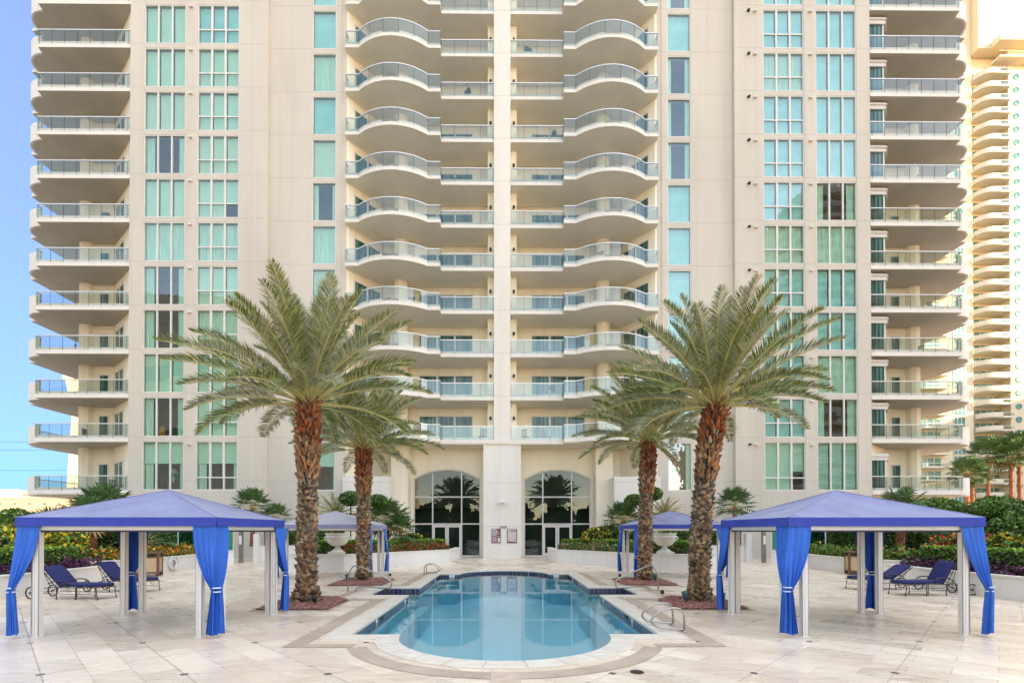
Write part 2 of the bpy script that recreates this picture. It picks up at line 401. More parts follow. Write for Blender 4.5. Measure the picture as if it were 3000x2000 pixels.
# coping ring with bull-nose
M['coping'] = None
m, nt, p = new_mat('pool_coping'); b = NB(nt); P = b.pos(); x, y, z = b.xyz(P)
n = b.noise(b.mapping(P, (1.5, 5, 1)), 1.6, 5); c = b.mix(b.rng(n, .3, .7, 0, 1), c4((.62, .51, .40)), c4((.78, .67, .54)))
c = b.mix(b.rng(b.noise(P, 5, 4), .5, .8, 0, .5), c, c4((.52, .43, .34)))
b.put(p.inputs['Base Color'], c); p.inputs['Roughness'].default_value = .5; M['coping'] = m
mb = MB(); inner = pool_outline(-.025); mid = pool_outline(.0); outr = pool_outline(.42)
ring(outr, inner, -.035, .018, mb)
mb.cur = 1
def joint(ax, ay, bx, by, w=.006):
    d = Vector((bx - ax, by - ay)).normalized(); nx, ny = -d.y * w, d.x * w
    mb.add([(ax - nx, ay - ny, .0195), (bx - nx, by - ny, .0195), (bx + nx, by + ny, .0195), (ax + nx, ay + ny, .0195)], [(0, 1, 2, 3)], 1)
for a in range(-82, -2, 15):
    for sx in (-1, 1):
        joint(.03 + sx * 2.08 * math.cos(R(a)), 10.1 + 2.08 * math.sin(R(a)), .03 + sx * 2.51 * math.cos(R(a)), 10.1 + 2.51 * math.sin(R(a)))
        joint(.03 + sx * 2.14 * math.cos(R(-a)), 24.1 + 2.14 * math.sin(R(-a)), .03 + sx * 2.56 * math.cos(R(-a)), 24.1 + 2.56 * math.sin(R(-a)))
for yy in (10.5, 11.3, 12.1, 12.9, 13.7, 14.5, 15.3, 19.3, 20.1, 20.9, 21.7, 22.5, 23.3):
    for sx in (-1, 1): joint(.03 + sx * 3.06, yy, .03 + sx * 3.49, yy)
M['grout'] = mat('grout', (.36, .29, .23), .9, .1)
struct(mb.build('pool_coping', [M['coping'], M['grout']]))
# basin
def plaster():
    m, nt, p = new_mat('pool_plaster'); b = NB(nt); P = b.pos()
    n = b.noise(P, .8, 4)
    b.put(p.inputs['Base Color'], b.mix(n, c4((.34, .78, .93)), c4((.46, .86, .95)))); p.inputs['Roughness'].default_value = .7
    return m
def wtile():
    m, nt, p = new_mat('waterline_tile'); b = NB(nt); P = b.pos(); x, y, z = b.xyz(P)
    u = b.m('ADD', x, y)
    g = b.m('LESS_THAN', b.m('FRACT', b.m('ADD', b.m('DIVIDE', u, .155), 100)), .07)
    cell = b.m('FLOOR', b.m('ADD', b.m('DIVIDE', u, .155), 100))
    wn = b.n('ShaderNodeTexWhiteNoise', noise_dimensions='1D'); b.put(wn.inputs['W'], cell)
    c = b.mix(wn.outputs[0], c4((.018, .03, .12)), c4((.10, .075, .085)))
    b.put(p.inputs['Base Color'], b.mix(g, c, c4((.25, .32, .42)))); p.inputs['Roughness'].default_value = .2
    return m
M['plaster'] = plaster(); M['tile_blue'] = wtile()
mb = MB(); n_ = len(PO)
for i in range(n_):
    a, c_ = PO[i], PO[(i + 1) % n_]
    mb.add([(*a, -.30), (*c_, -.30), (*c_, -.03), (*a, -.03)], [(0, 1, 2, 3)], 1)
    mb.add([(*a, -1.35), (*c_, -1.35), (*c_, -.30), (*a, -.30)], [(0, 1, 2, 3)], 0)
bm_ = [(*p, -1.35) for p in PO]; mb.add(bm_, [tuple(range(n_))], 0)
for sx in (-1, 1):      # steps in the alcoves and in the near corners
    mb.box(*sorted((.03 + sx * 3.09, .03 + sx * 4.35)), 16.21, 18.39, -1.34, -.42, 0)
    mb.box(*sorted((.03 + sx * 2.70, .03 + sx * 3.07)), 16.21, 18.39, -1.34, -.68, 0)
    mb.box(*sorted((.03 + sx * 2.15, .03 + sx * 3.07)), 10.07, 10.5, -1.34, -.45, 0)
    mb.box(*sorted((.03 + sx * 2.72, .03 + sx * 3.07)), 10.51, 15.9, -1.34, -.62, 0)
    mb.box(*sorted((.03 + sx * 2.2, .03 + sx * 3.07)), 23.5, 24.09, -1.34, -.50, 0)
struct(mb.build('pool_basin', [M['plaster'], M['tile_blue']]))
m, nt, p = new_mat('pool_water'); b = NB(nt); nt.nodes.remove(p); out = nt.nodes['Material Output']; P = b.pos()
nrm = b.bump(b.m('ADD', b.noise(b.mapping(P, (1, .45, 1)), 2.6, 2), b.m('MULTIPLY', b.noise(P, 9, 2), .25)), .011, .05)
tr = b.n('ShaderNodeBsdfTransparent'); tr.inputs[0].default_value = (.90, .99, 1, 1)
gl = b.n('ShaderNodeBsdfGlossy'); gl.inputs['Roughness'].default_value = .0; b.put(gl.inputs['Normal'], nrm)
fr = b.n('ShaderNodeFresnel'); fr.inputs[0].default_value = 1.6; b.put(fr.inputs['Normal'], nrm)
mx = b.n('ShaderNodeMixShader'); b.put(mx.inputs[0], fr.outputs[0]); b.put(mx.inputs[1], tr.outputs[0]); b.put(mx.inputs[2], gl.outputs[0])
b.put(out.inputs[0], mx.outputs[0]); M['water'] = m
mb = MB(); mb.add([(*p_, -.14) for p_ in PO], [tuple(range(n_))]); struct(mb.build('water', M['water']))
# brown mosaic band round the pool
m, nt, p = new_mat('mosaic_band'); b = NB(nt); P = b.pos()
n = b.noise(b.mapping(P, (5, 26, 1)), 2.2, 5, .7); n2 = b.noise(P, 1.1, 3)
c = b.mix(b.rng(n, .35, .65, 0, 1), c4((.30, .205, .14)), c4((.56, .42, .30)))
c = b.mix(b.rng(n2, .42, .62, 0, .4), c, c4((.62, .49, .37)))
b.put(p.inputs['Base Color'], c); p.inputs['Roughness'].default_value = .5; M['band'] = m
mb = MB(); Z = .006
def flat(poly, z=Z, mi=0): mb.add([(x_, y_, z) for x_, y_ in poly], [tuple(range(len(poly)))], mi)
for sx in (-1, 1):
    q = lambda l: ([(.03 + sx * a, c_) for a, c_ in l] if sx > 0 else [(.03 + sx * a, c_) for a, c_ in l][::-1])
    flat(q([(3.62, 9.28), (3.98, 9.02), (3.98, 15.4), (3.62, 15.4)]))
    flat(q([(2.72, 9.02), (3.98, 9.02), (3.62, 9.28), (2.72, 9.28)]))
    flat(q([(3.62, 19.1), (3.98, 19.1), (3.98, 24.9), (3.62, 24.9)]))
    flat(q([(4.0, 15.1), (5.3, 15.1), (5.3, 15.4), (4.0, 15.4)])); flat(q([(4.0, 19.1), (5.3, 19.1), (5.3, 19.4), (4.0, 19.4)]))
    flat(q([(5.0, 15.42), (5.3, 15.42), (5.3, 19.08), (5.0, 19.08)]))
    a0, a1 = -90, -22; K = 20
    for i in range(K):
        a = R(a0 + (a1 - a0) * i / K); c_ = R(a0 + (a1 - a0) * (i + 1) / K)
        flat(q([(2.68 * math.cos(a), 10.1 + 2.68 * math.sin(a)), (3.02 * math.cos(a), 10.1 + 3.02 * math.sin(a)),
                (3.02 * math.cos(c_), 10.1 + 3.02 * math.sin(c_)), (2.68 * math.cos(c_), 10.1 + 2.68 * math.sin(c_))]))
flat([(-.18, 6.4), (.24, 6.4), (.24, 7.44), (-.18, 7.44)], .011, 1)
for a, w_ in ((33.6, .18),):
    for sx in (-1, 1):
        K = 16
        for i in range(K):
            t0, t1 = R(-90 + 90 * i / K), R(-90 + 90 * (i + 1) / K)
            l = [(3.3 * math.cos(t0), 35.2 + 5.0 * math.sin(t0)), (3.6 * math.cos(t0), 35.2 + 5.4 * math.sin(t0)), (3.6 * math.cos(t1), 35.2 + 5.4 * math.sin(t1)), (3.3 * math.cos(t1), 35.2 + 5.0 * math.sin(t1))]
            l = [(.03 + sx * a_, b_) for a_, b_ in l]; flat(l if sx > 0 else l[::-1])
M['brown_tile'] = mat('brown_stone', (.58, .42, .31), .5, .15, 6, world=True)
struct(mb.build('mosaic_band', [M['band'], M['brown_tile']]))
# skimmer lid in the deck
mb = MB(); mb.lathe([(.10, .002), (.10, .012), (.085, .014)], (1.96, 7.42), 16)
tag(mb.build('drain_cover', M['black'], loc=(1.96, 7.42, 0)), 'small black drain cover in the paving in front of the pool', 'drain cover')

# ================================================================== MAIN TOWER
FH = 3.26; KMAX = 11; TOPZ = 50.0
TW = thing('apartment_tower', (AX, 40, 0), 'tall cream apartment tower with curved glass balconies behind the pool', 'building')
def ux(sgn, u): return AX + sgn * u
def sb(mb, sgn, u0, u1, y0, y1, z0, z1, mi=0):
    a, c_ = ux(sgn, u0), ux(sgn, u1); mb.box(min(a, c_), max(a, c_), y0, y1, z0, z1, mi)
YW = 37.55; YC = 37.9; YB = 40.6
wz = [(5.06, 8.70)] + [(9.03 + FH * k, 8.70 + FH * (k + 1)) for k in range(11)]
mb = MB()      # mi 0 stucco with wing joints, 1 mid joints, 2 plain
for s in (-1, 1):
    for u0, u1 in ((17.45, 19.62), (22.72, 23.60), (26.68, 27.68)):
        sb(mb, s, u0, u1, YW, YW + .45, 0, TOPZ, 0)
    for u0, u1 in ((19.62, 22.72), (23.60, 26.68)):
        z = 0
        for a, c_ in wz: sb(mb, s, u0, u1, YW + .03, YW + .42, z, a, 0); z = c_
        sb(mb, s, u0, u1, YW + .03, YW + .42, z, TOPZ, 0)
    # set-back wall with the narrow window
    for u0, u1 in ((14.30, 17.45), (11.70, 12.50)): sb(mb, s, u0, u1, YC, YC + .45, 0, TOPZ, 0)
    sb(mb, s, 12.05, 12.14, YC - .05, YC - .003, 8.5, TOPZ, 0)
    z = 0
    for a, c_ in wz: sb(mb, s, 12.50, 14.30, YC + .02, YC + .42, z, a, 0); z = c_
    sb(mb, s, 12.50, 14.30, YC + .02, YC + .42, z, TOPZ, 0)
    # diagonal wall into the balcony recess, back wall, column
    mb.prism(mir([(11.70, YC + .003), (11.55, YC + .003), (9.45, YB), (9.45, YB + .5), (11.70, YB + .5)], s), 0, TOPZ, 2)
    mb.cur = 2
    if True:
        sb(mb, s, .62, 9.45, YB, YB + .5, 8.9, TOPZ, 2)
        mb.lathe([(.56, 8.9), (.56, TOPZ)], (ux(s, 8.0), 39.85), 28, 2)
        sb(mb, s, .62, 1.12, 38.9, YB, 8.9, TOPZ, 2)
    # outer balcony recess: diagonal, back wall, corner column, side wall
    mb.prism(mir([(27.68, YW + .45), (28.0, YW + .45), (31.0, 40.5), (31.0, 40.9), (27.68, 40.9)], s), 0, TOPZ, 2)
    sb(mb, s, 31.0, 32.6, 40.5, 40.95, 0, TOPZ, 2)
    mb.prism(mir([(32.6, 40.5), (32.75, 40.15), (33.1, 40.0), (33.5, 40.1), (33.75, 40.5), (33.8, 41.2), (33.8, 58), (32.6, 58)], s), 0, TOPZ, 2)
sb(mb, 1, -.62, .62, 38.03, 38.6, 8.9, TOPZ, 1); mb.box(AX - .62, AX + .62, 38.6, 42, 8.9, TOPZ, 2)
# ground storey: pillar, arched wall, pilasters
mb.box(AX - 1.42, AX + 1.42, 38.03, 41.0, 0, 8.62, 1)
def archpts(u0, u1, zs, zt, n=14):
    cx = (u0 + u1) / 2; h = (u1 - u0) / 2; sag = zt - zs; r = (h * h + sag * sag) / (2 * sag); a = math.asin(h / r)
    return [(cx + r * math.sin(-a + 2 * a * i / n), zt - r + r * math.cos(-a + 2 * a * i / n)) for i in range(n + 1)]
YA = 40.2; A0, A1, AZS, AZT = 1.73, 7.06, 6.18, 6.95
for s in (-1, 1):
    poly = [(1.42, 0), (A0, 0)] + archpts(A0, A1, AZS, AZT) + [(A1, 0), (8.5, 0), (8.5, 8.62), (1.42, 8.62)]
    mb.wallprism([(ux(s, a), z_) for a, z_ in poly], YA, YA + .4, 2)
    sb(mb, s, 7.25, 8.55, 38.9, YA - .003, 0, 8.62, 2)
    sb(mb, s, 8.5, 11.6, YA + .35, YA + .7, 0, 8.62, 2)
    sb(mb, s, 8.30, 11.75, 37.3, 37.45, 3.52, 6.07, 1); sb(mb, s, 8.30, 8.45, 37.45, 38.9, 3.52, 6.07, 1)
    sb(mb, s, 8.1, 11.75, 37.22, 39.2, 3.38, 3.515, 2)
    sb(mb, s, 8.55, 11.7, 38.4, 38.7, 0, 3.37, 2)
mb.box(AX - 32, AX + 32, 44, 58, 0, TOPZ, 2)
TWW = mb.build('wall', [M['stucco'], M['stucco_mid'], M['stucco_plain']], TW)
mb = MB()
for s in (-1, 1):
    sb(mb, s, 17.6, 27.6, YW + 2.6, YW + 2.7, .2, TOPZ - .2); sb(mb, s, 11.9, 17.3, YW + 2.6, YW + 2.7, .2, TOPZ - .2)
    for a, c_ in wz: sb(mb, s, 17.6, 27.6, YW + .5, YW + 2.6, a - .35, a - .05); sb(mb, s, 12.3, 17.3, YW + .9, YW + 2.6, a - .35, a - .05)
    sb(mb, s, 1.5, 8.4, 41.6, 41.7, .1, 8.5); sb(mb, s, 1.5, 8.4, 40.62, 41.6, 3.9, 4.0)
mb.build('interior_wall', M['room'], TW)
# --- window prototypes, origin at lower-left front of the opening
def win_frame(w, h, lights, transom, fr=.055, d=.10):
    mb = MB(); y0, y1 = -.03, d
    mb.box(0, w, y0, y1, 0, .07); mb.box(0, w, y0, y1, h - .07, h)
    mb.box(0, .07, y0, y1, .07, h - .07); mb.box(w - .07, w, y0, y1, .07, h - .07)
    for i in range(1, lights):
        x_ = w * i / lights; mb.box(x_ - fr, x_ + fr, y0 + .01, y1 - .01, .07, h - .07)
    if transom:
        for i in range(lights):
            a = .07 if i == 0 else w * i / lights + fr; c_ = w - .07 if i == lights - 1 else w * (i + 1) / lights - fr
            mb.box(a, c_, y0 + .012, y1 - .012, transom - .045, transom + .045)
            if i == 1: # opening sash
                for q in ((a, a + .04, transom + .045, h - .07), (c_ - .04, c_, transom + .045, h - .07)): mb.box(q[0], q[1], y0 + .02, y1 - .03, q[2], q[3])
    return mb
def local(mb, name, mats, parent, loc, bevel=0):
    """mesh in the parent's local frame"""
    o = mb.build(name, mats, None, (0, 0, 0)); o['_w'] = tuple(Vector(parent['_w']) + Vector(loc)); o.parent = parent; o.location = loc
    return o
TWL = Vector(TW['_w'])
def make_window(w, h, lights, transom, at, blind):
    fr_ = local(win_frame(w, h, lights, transom), 'window', M['frame'], TW, Vector(at) - TWL)
    g = MB(); g.add([(.05, .05, .05), (w - .05, .05, .05), (w - .05, .05, h - .05), (.05, .05, h - .05)], [(0, 1, 2, 3)])
    local(g, 'pane', M['window_glass'], fr_, (0, 0, 0))
    b_ = MB()
    def cloth(x0, x1, z0, z1, y_=.22, waves=0, taper=0):
        n = max(2, int((x1 - x0) * 10)); vs = []
        for i in range(n + 1):
            t = i / n; x_ = x0 + (x1 - x0) * t; yy = y_ + (.03 * math.sin(t * (x1 - x0) * 38) if waves else 0)
            vs += [(x_, yy, z0), (x_, yy, z1)]
        b_.add(vs, [(2 * i, 2 * i + 2, 2 * i + 3, 2 * i + 1) for i in range(n)])
    mt = {'full': M['blind'], 'sky': M['blind_sky_refl'], 'warm': M['blind_warm'], 'half': M['blind'], 'curt': M['curtain_in'], 'side': M['curtain_in'], 'shut': M['shutter'], 'low': M['blind']}[blind]
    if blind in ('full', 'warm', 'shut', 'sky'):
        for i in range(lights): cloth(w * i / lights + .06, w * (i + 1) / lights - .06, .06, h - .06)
    elif blind == 'half': cloth(.05, w - .05, h * (.55 if lights > 1 else .5), h - .05); cloth(.05, w * .2, .05, h * .55, .3, 1); cloth(w * .85, w - .05, .05, h * .55, .3, 1)
    elif blind == 'low': cloth(.05, w * .66, .05, h - .05); cloth(w * .66, w - .05, h * .4, h - .05)
    elif blind == 'curt': cloth(.05, w - .05, .05, h - .05, .24, 1)
    elif blind == 'side': cloth(.05, w * .22, .05, h - .05, .24, 1); cloth(w * .8, w - .05, .05, h - .05, .24, 1)
    local(b_, 'blind', mt, fr_, (0, 0, 0))
    return fr_
WCACHE = {}
def place_window(key, w, h, lights, transom, x_, y_, z_, blind, label=None):
    k = (round(w, 2), round(h, 2), lights, transom > 0, blind)
    if k not in WCACHE:
        WCACHE[k] = make_window(w, h, lights, transom, (x_, y_, z_), blind); freeze(WCACHE[k]); o = WCACHE[k]
    else: o = copy_tree(WCACHE[k], TW, Vector((x_, y_, z_)) - TWL)
    return o
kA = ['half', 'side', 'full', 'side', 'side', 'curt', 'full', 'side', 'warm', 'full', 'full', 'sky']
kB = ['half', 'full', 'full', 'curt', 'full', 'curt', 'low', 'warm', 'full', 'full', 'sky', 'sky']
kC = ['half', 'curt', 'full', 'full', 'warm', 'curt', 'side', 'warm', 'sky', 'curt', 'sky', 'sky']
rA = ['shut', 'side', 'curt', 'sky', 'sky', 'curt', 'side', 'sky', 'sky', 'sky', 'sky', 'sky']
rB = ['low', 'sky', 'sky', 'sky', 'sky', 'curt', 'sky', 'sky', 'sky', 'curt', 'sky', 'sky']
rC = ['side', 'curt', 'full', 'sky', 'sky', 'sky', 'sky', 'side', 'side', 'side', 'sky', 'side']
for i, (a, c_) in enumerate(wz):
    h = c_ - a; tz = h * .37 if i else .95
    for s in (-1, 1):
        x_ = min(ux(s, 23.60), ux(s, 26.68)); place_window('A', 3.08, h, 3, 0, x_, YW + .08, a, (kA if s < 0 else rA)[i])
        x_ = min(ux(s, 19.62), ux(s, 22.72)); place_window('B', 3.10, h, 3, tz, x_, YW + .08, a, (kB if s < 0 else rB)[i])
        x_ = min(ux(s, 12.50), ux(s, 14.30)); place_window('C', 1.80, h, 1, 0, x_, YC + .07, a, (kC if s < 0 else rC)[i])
# --- little wall drains between the window columns
sc = MB(); sc.box(-.14, .14, -.16, 0, -.03, .03); sc.box(-.12, -.08, -.05, 0, .03, .2)
proto = None
def dupe(proto_fn, parent, locs, name):
    pr = None
    for l in locs:
        l = Vector(l) - Vector(parent['_w'])
        if pr is None: pr = proto_fn(l); freeze(pr)
        else: copy_tree(pr, parent, l)
dupe(lambda l: local(sc, 'drain_spout', M['slab'], TW, l), TW, [(ux(s, 23.16), YW - .002, c_ - .25) for s in (-1, 1) for a, c_ in wz] + [(ux(1, 19.0), YW - .002, c_ - .25) for a, c_ in wz], 'drain_spout')
cm = MB(); cm.box(-.1, .1, -.14, 0, -.05, .05); cm.box(-.07, .07, -.2, -.14, -.04, .04)
dupe(lambda l: local(cm, 'wall_camera', M['black'], TW, l), TW, [(ux(1, 18.5), YW - .002, c_ - .2) for a, c_ in wz], 'wall_camera')
# --- central balconies
def arc(cx, cy0, half, sag, n=10):        # from u=cx-half to cx+half bulging to smaller y
    r = (half * half + sag * sag) / (2 * sag); a = math.asin(half / r)
    return [(cx + r * math.sin(-a + 2 * a * i / n), cy0 - (r * math.cos(-a + 2 * a * i / n) - (r - sag))) for i in range(n + 1)]
def cpath():
    return [(.66, 38.0), (4.60, 38.0), (4.60, 37.35), (5.50, 37.35)] + arc(8.09, 37.35, 2.59, .95)[1:-1] + [(10.68, 37.35), (11.66, 37.35), (11.66, 37.87)]
def make_cb(s, z, full=False):
    """one unit's balcony: slab (part) > curb, glass_railing, handrail"""
    path = cpath(); o0 = Vector((AX, 38, z)) - TWL
    P_ = [(s * a, y_ - 38) for a, y_ in path]
    mb = MB()
    ins = [(s * 11.66, 2.55), (s * .66, 2.55)]
    mb.prism(P_ + ins, 0, .20, 0)
    mb.f_bottom = None
    if s < 0: PP = P_
    else: PP = P_
    ob = local(mb, 'balcony', [M['slab'], M['soffit']], TW, o0)
    for pl in ob.data.polygons:
        if pl.normal.z < -.9: pl.material_index = 1
    th = -.10 if s < 0 else .10
    inset = [(s * (a + (.0 if a != .66 else 0)), y_ - 38 + .06) for a, y_ in path]
    mb = MB(); mb.strip(inset, .20, .45, th); local(mb, 'curb', M['slab'], ob, (0, 0, 0))
    mb = MB(); ins2 = [(a, y_ - .015) for a, y_ in inset]
    mb.strip(ins2, .30, 1.27, th * .15, 0)
    local(mb, 'glass_railing', [M['rail_glass'], M['alu_dark']], ob, (0, 0, 0))
    mb = MB(); mb.strip([(a, y_ - .03) for a, y_ in inset], 1.27, 1.335, th * .8)
    # slim joints between the glass panels
    def seg(p0, p1, n):
        for i in range(n + 1):
            x_ = p0[0] + (p1[0] - p0[0]) * i / n; y_ = p0[1] + (p1[1] - p0[1]) * i / n
            mb.box(x_ - .010, x_ + .010, y_ - .028, y_ - .008, .28, 1.27, 1)
    seg(ins2[0], ins2[1], 4); seg(ins2[2], ins2[3], 1)
    a_ = ins2[3:]; aa = a_[0:11]
    for i in (2, 4, 6, 8, 10):
        x_, y_ = aa[i]; mb.box(x_ - .010, x_ + .010, y_ - .028, y_ - .008, .28, 1.27, 1)
    local(mb, 'handrail', [M['rail'], M['alu_dark']], ob, (0, 0, 0))
    return ob
for s in (-1, 1):
    pr = make_cb(s, 8.62); freeze(pr)
    for k in range(1, KMAX + 1): copy_tree(pr, TW, Vector((AX, 38, 8.62 + FH * k)) - TWL)
# cross slab of the lowest level, and bracket strip in front of the pillar
mb = MB(); mb.box(AX - 4.64, AX + 4.64, 37.93, 40.7, 8.60 + .02, 8.78); mb.box(AX - .66, AX + .66, 37.97, 38.02, 8.78, 9.05)
ob = mb.build('slab_band', [M['slab']], TW)
mb = MB(); mb.box(AX - 4.6, AX + 4.6, 37.95, 41.2, 8.56, 8.615); 
for s in (-1, 1): sb(mb, s, 4.6, 11.6, 37.5, 41.2, 8.56, 8.615)
mb.build('soffit', M['soffit'], TW)
# --- doors of the balconies
def door_mesh(w, h, n, mb=None):
    mb = MB(); mb.box(-.08, w + .08, -.06, 0, h, h + .09); mb.box(-.08, 0, -.06, 0, 0, h); mb.box(w, w + .08, -.06, 0, 0, h)
    for i in range(1, n): x_ = w * i / n; mb.box(x_ - .07, x_ + .07, -.055, 0, 0, h)
    return mb
M['door_glass'] = None
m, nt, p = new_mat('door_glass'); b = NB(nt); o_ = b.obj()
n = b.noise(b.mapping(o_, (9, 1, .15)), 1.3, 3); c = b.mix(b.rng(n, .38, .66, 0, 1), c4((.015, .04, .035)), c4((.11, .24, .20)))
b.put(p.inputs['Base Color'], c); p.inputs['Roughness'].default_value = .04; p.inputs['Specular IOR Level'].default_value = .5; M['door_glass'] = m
def make_door(w, h, n, loc, rz=0, name='sliding_door'):
    o = local(door_mesh(w, h, n), name, M['frame'], TW, Vector(loc) - TWL); o.rotation_euler = (0, 0, rz)
    g = MB(); g.add([(0, -.02, 0), (w, -.02, 0), (w, -.02, h), (0, -.02, h)], [(0, 1, 2, 3)])
    for i in range(n): pass
    local(g, 'pane', M['door_glass'], o, (0, 0, 0))
    return o
for s in (-1, 1):
    zs = [8.82 + FH * k for k in range(KMAX)]
    x_ = ux(s, 6.62) if s < 0 else ux(s, 2.42)
    pr = make_door(4.2, 2.38, 3, (x_, YB - .003, zs[0])); freeze(pr)
    for z_ in zs[1:]: copy_tree(pr, TW, Vector((x_, YB - .003, z_)) - TWL)
    # doors in the diagonal wall
    a = Vector((ux(s, 11.55), YC)); c_ = Vector((ux(s, 9.45), YB)); d = (c_ - a); 
    if s < 0: st = a + d * .16; rz = math.atan2(d.y, d.x)
    else: st = a + d * .86; rz = math.atan2(-d.y, -d.x)
    nrm = Vector((d.y, -d.x)).normalized() * (1 if s < 0 else -1) * .004
    pr = make_door(2.35, 2.38, 2, (st.x + nrm.x, st.y + nrm.y, zs[0]), rz, 'balcony_door'); freeze(pr)
    for z_ in zs[1:]: copy_tree(pr, TW, Vector((st.x + nrm.x, st.y + nrm.y, z_)) - TWL)
    # small wall lamps by the pillar
    wl = MB(); wl.lathe([(.05, 0), (.09, .05), (.09, .2), (.05, .26)], (0, 0), 10); wl.box(-.03, .03, 0, .12, .08, .16)
    x2 = ux(s, .90)
    dupe(lambda l: local(wl, 'wall_lamp', M['black'], TW, l), TW, [(x2, 38.77, z_ + 1.75) for z_ in zs], 'wall_lamp')
# --- outer balconies
def opath():
    arcp = []
    for i in range(9):
        t = i / 8 * math.pi / 2
        arcp.append((34.62 + 1.62 * math.sin(t), 38.1 + 1.4 * (1 - math.cos(t))))
    return arcp
def make_ob(s, z, first=False):
    o0 = Vector((AX, 37.5, z)) - TWL; T_ = lambda l: [(s * a, y_ - 37.5) for a, y_ in l]
    ar = opath()
    plan = [(27.68, 37.5), (34.5, 37.5), (34.62, 38.1)] + ar[1:] + [(36.24, 39.55), (36.85, 39.6), (36.95, 52), (33.6, 52), (33.6, 41.0), (31, 41.2), (27.68, 41.2)]
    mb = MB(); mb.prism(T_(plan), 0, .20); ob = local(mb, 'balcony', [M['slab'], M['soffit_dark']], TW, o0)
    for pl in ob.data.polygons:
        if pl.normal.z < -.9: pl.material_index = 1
    mb = MB(); mb.strip(T_(ar), .20 - .2, 1.33, -.12 * s if s > 0 else .12); local(mb, 'parapet', M['slab'], ob, (0, 0, 0))
    e1 = T_([(27.70, 37.56), (34.56, 37.56), (34.60, 38.1)]); e2 = T_([(36.75, 39.62), (36.87, 39.75), (36.9, 51.9)])
    th = .1 if s > 0 else -.1
    mb = MB(); mb.strip(e1, .2, .5, th); mb.strip(e2, .2, .5, th); local(mb, 'curb', M['slab'], ob, (0, 0, 0))
    g1 = [(x_, y_ - .012) for x_, y_ in e1]
    mb = MB(); mb.strip(g1, .34, 1.33, th * .15); mb.strip(e2, .5, 1.33, th * .15); local(mb, 'glass_railing', M['rail_glass'], ob, (0, 0, 0))
    mb = MB(); mb.strip([(x_, y_ - .03) for x_, y_ in e1], 1.33, 1.40, th * .8, 0); mb.strip(e2, 1.33, 1.40, th * .8, 0)
    for i in range(8):
        x_ = g1[0][0] + (g1[1][0] - g1[0][0]) * (i + .15) / 7.3; mb.box(x_ - .01, x_ + .01, g1[0][1] - .013, g1[0][1] - .002, .3, 1.33, 1)
    local(mb, 'handrail', [M['rail'], M['alu_dark']], ob, (0, 0, 0))
    return ob
for s in (-1, 1):
    pr = make_ob(s, 4.76); freeze(pr)
    for k in range(0, KMAX + 1): copy_tree(pr, TW, Vector((AX, 37.5, 8.62 + FH * k)) - TWL)
    zs = [4.96] + [8.82 + FH * k for k in range(KMAX)]
    x_ = min(ux(s, 31.45), ux(s, 32.1)); pr = make_door(.65, 2.35, 1, (x_, 40.497, zs[0]), 0, 'narrow_window'); freeze(pr)
    for z_ in zs[1:]: copy_tree(pr, TW, Vector((x_, 40.497, z_)) - TWL)
    a = Vector((ux(s, 28.0), YW + .45)); c_ = Vector((ux(s, 31.0), 40.5)); d = c_ - a
    if s < 0: st = c_ - d * .12; rz = math.atan2(-d.y, -d.x)
    else: st = a + d * .3; rz = math.atan2(d.y, d.x)
    nrm = Vector((-d.y, d.x)).normalized() * (1 if s < 0 else -1) * .004
    nrm = nrm if nrm.y < 0 else -nrm
    pr = make_door(2.2, 2.38, 2, (st.x + nrm.x, st.y + nrm.y, zs[0]), rz if s > 0 else rz, 'balcony_door'); freeze(pr)
    for z_ in zs[1:]: copy_tree(pr, TW, Vector((st.x + nrm.x, st.y + nrm.y, z_)) - TWL)
# bay windows on the right outer balconies
def make_bay(z):
    o0 = Vector((ux(1, 27.7), 38.0, z)) - TWL
    mb = MB(); pl = [(0, 0), (1.35, 0), (1.95, .75), (1.95, 2.4), (0, 2.4)]
    grow = [(0, -.12), (1.45, -.12), (2.1, .72), (2.1, 2.4), (0, 2.4)]
    mb.prism(grow, 2.42, 2.92); mb.prism([(0, -.2), (1.5, -.2), (2.18, .7), (2.18, 2.4), (0, 2.4)], 2.70, 2.80)
    mb.prism(grow, 0, .06)
    for x_, y_ in ((0.04, 0), (1.32, .02), (1.92, .77)): mb.box(x_ - .05, x_ + .05, y_ - .06, y_ + .06, .06, 2.42)
    ob = local(mb, 'bay_window', M['frame'], TW, o0)
    g = MB(); g.prism(pl, .06, 2.42, top=False, bot=False); local(g, 'pane', M['door_glass'], ob, (0, 0, 0))
    return ob
zs = [4.96] + [8.82 + FH * k for k in range(KMAX)]
pr = make_bay(zs[0]); freeze(pr)
for z_ in zs[1:]: copy_tree(pr, TW, Vector((ux(1, 27.7), 38.0, z_)) - TWL)
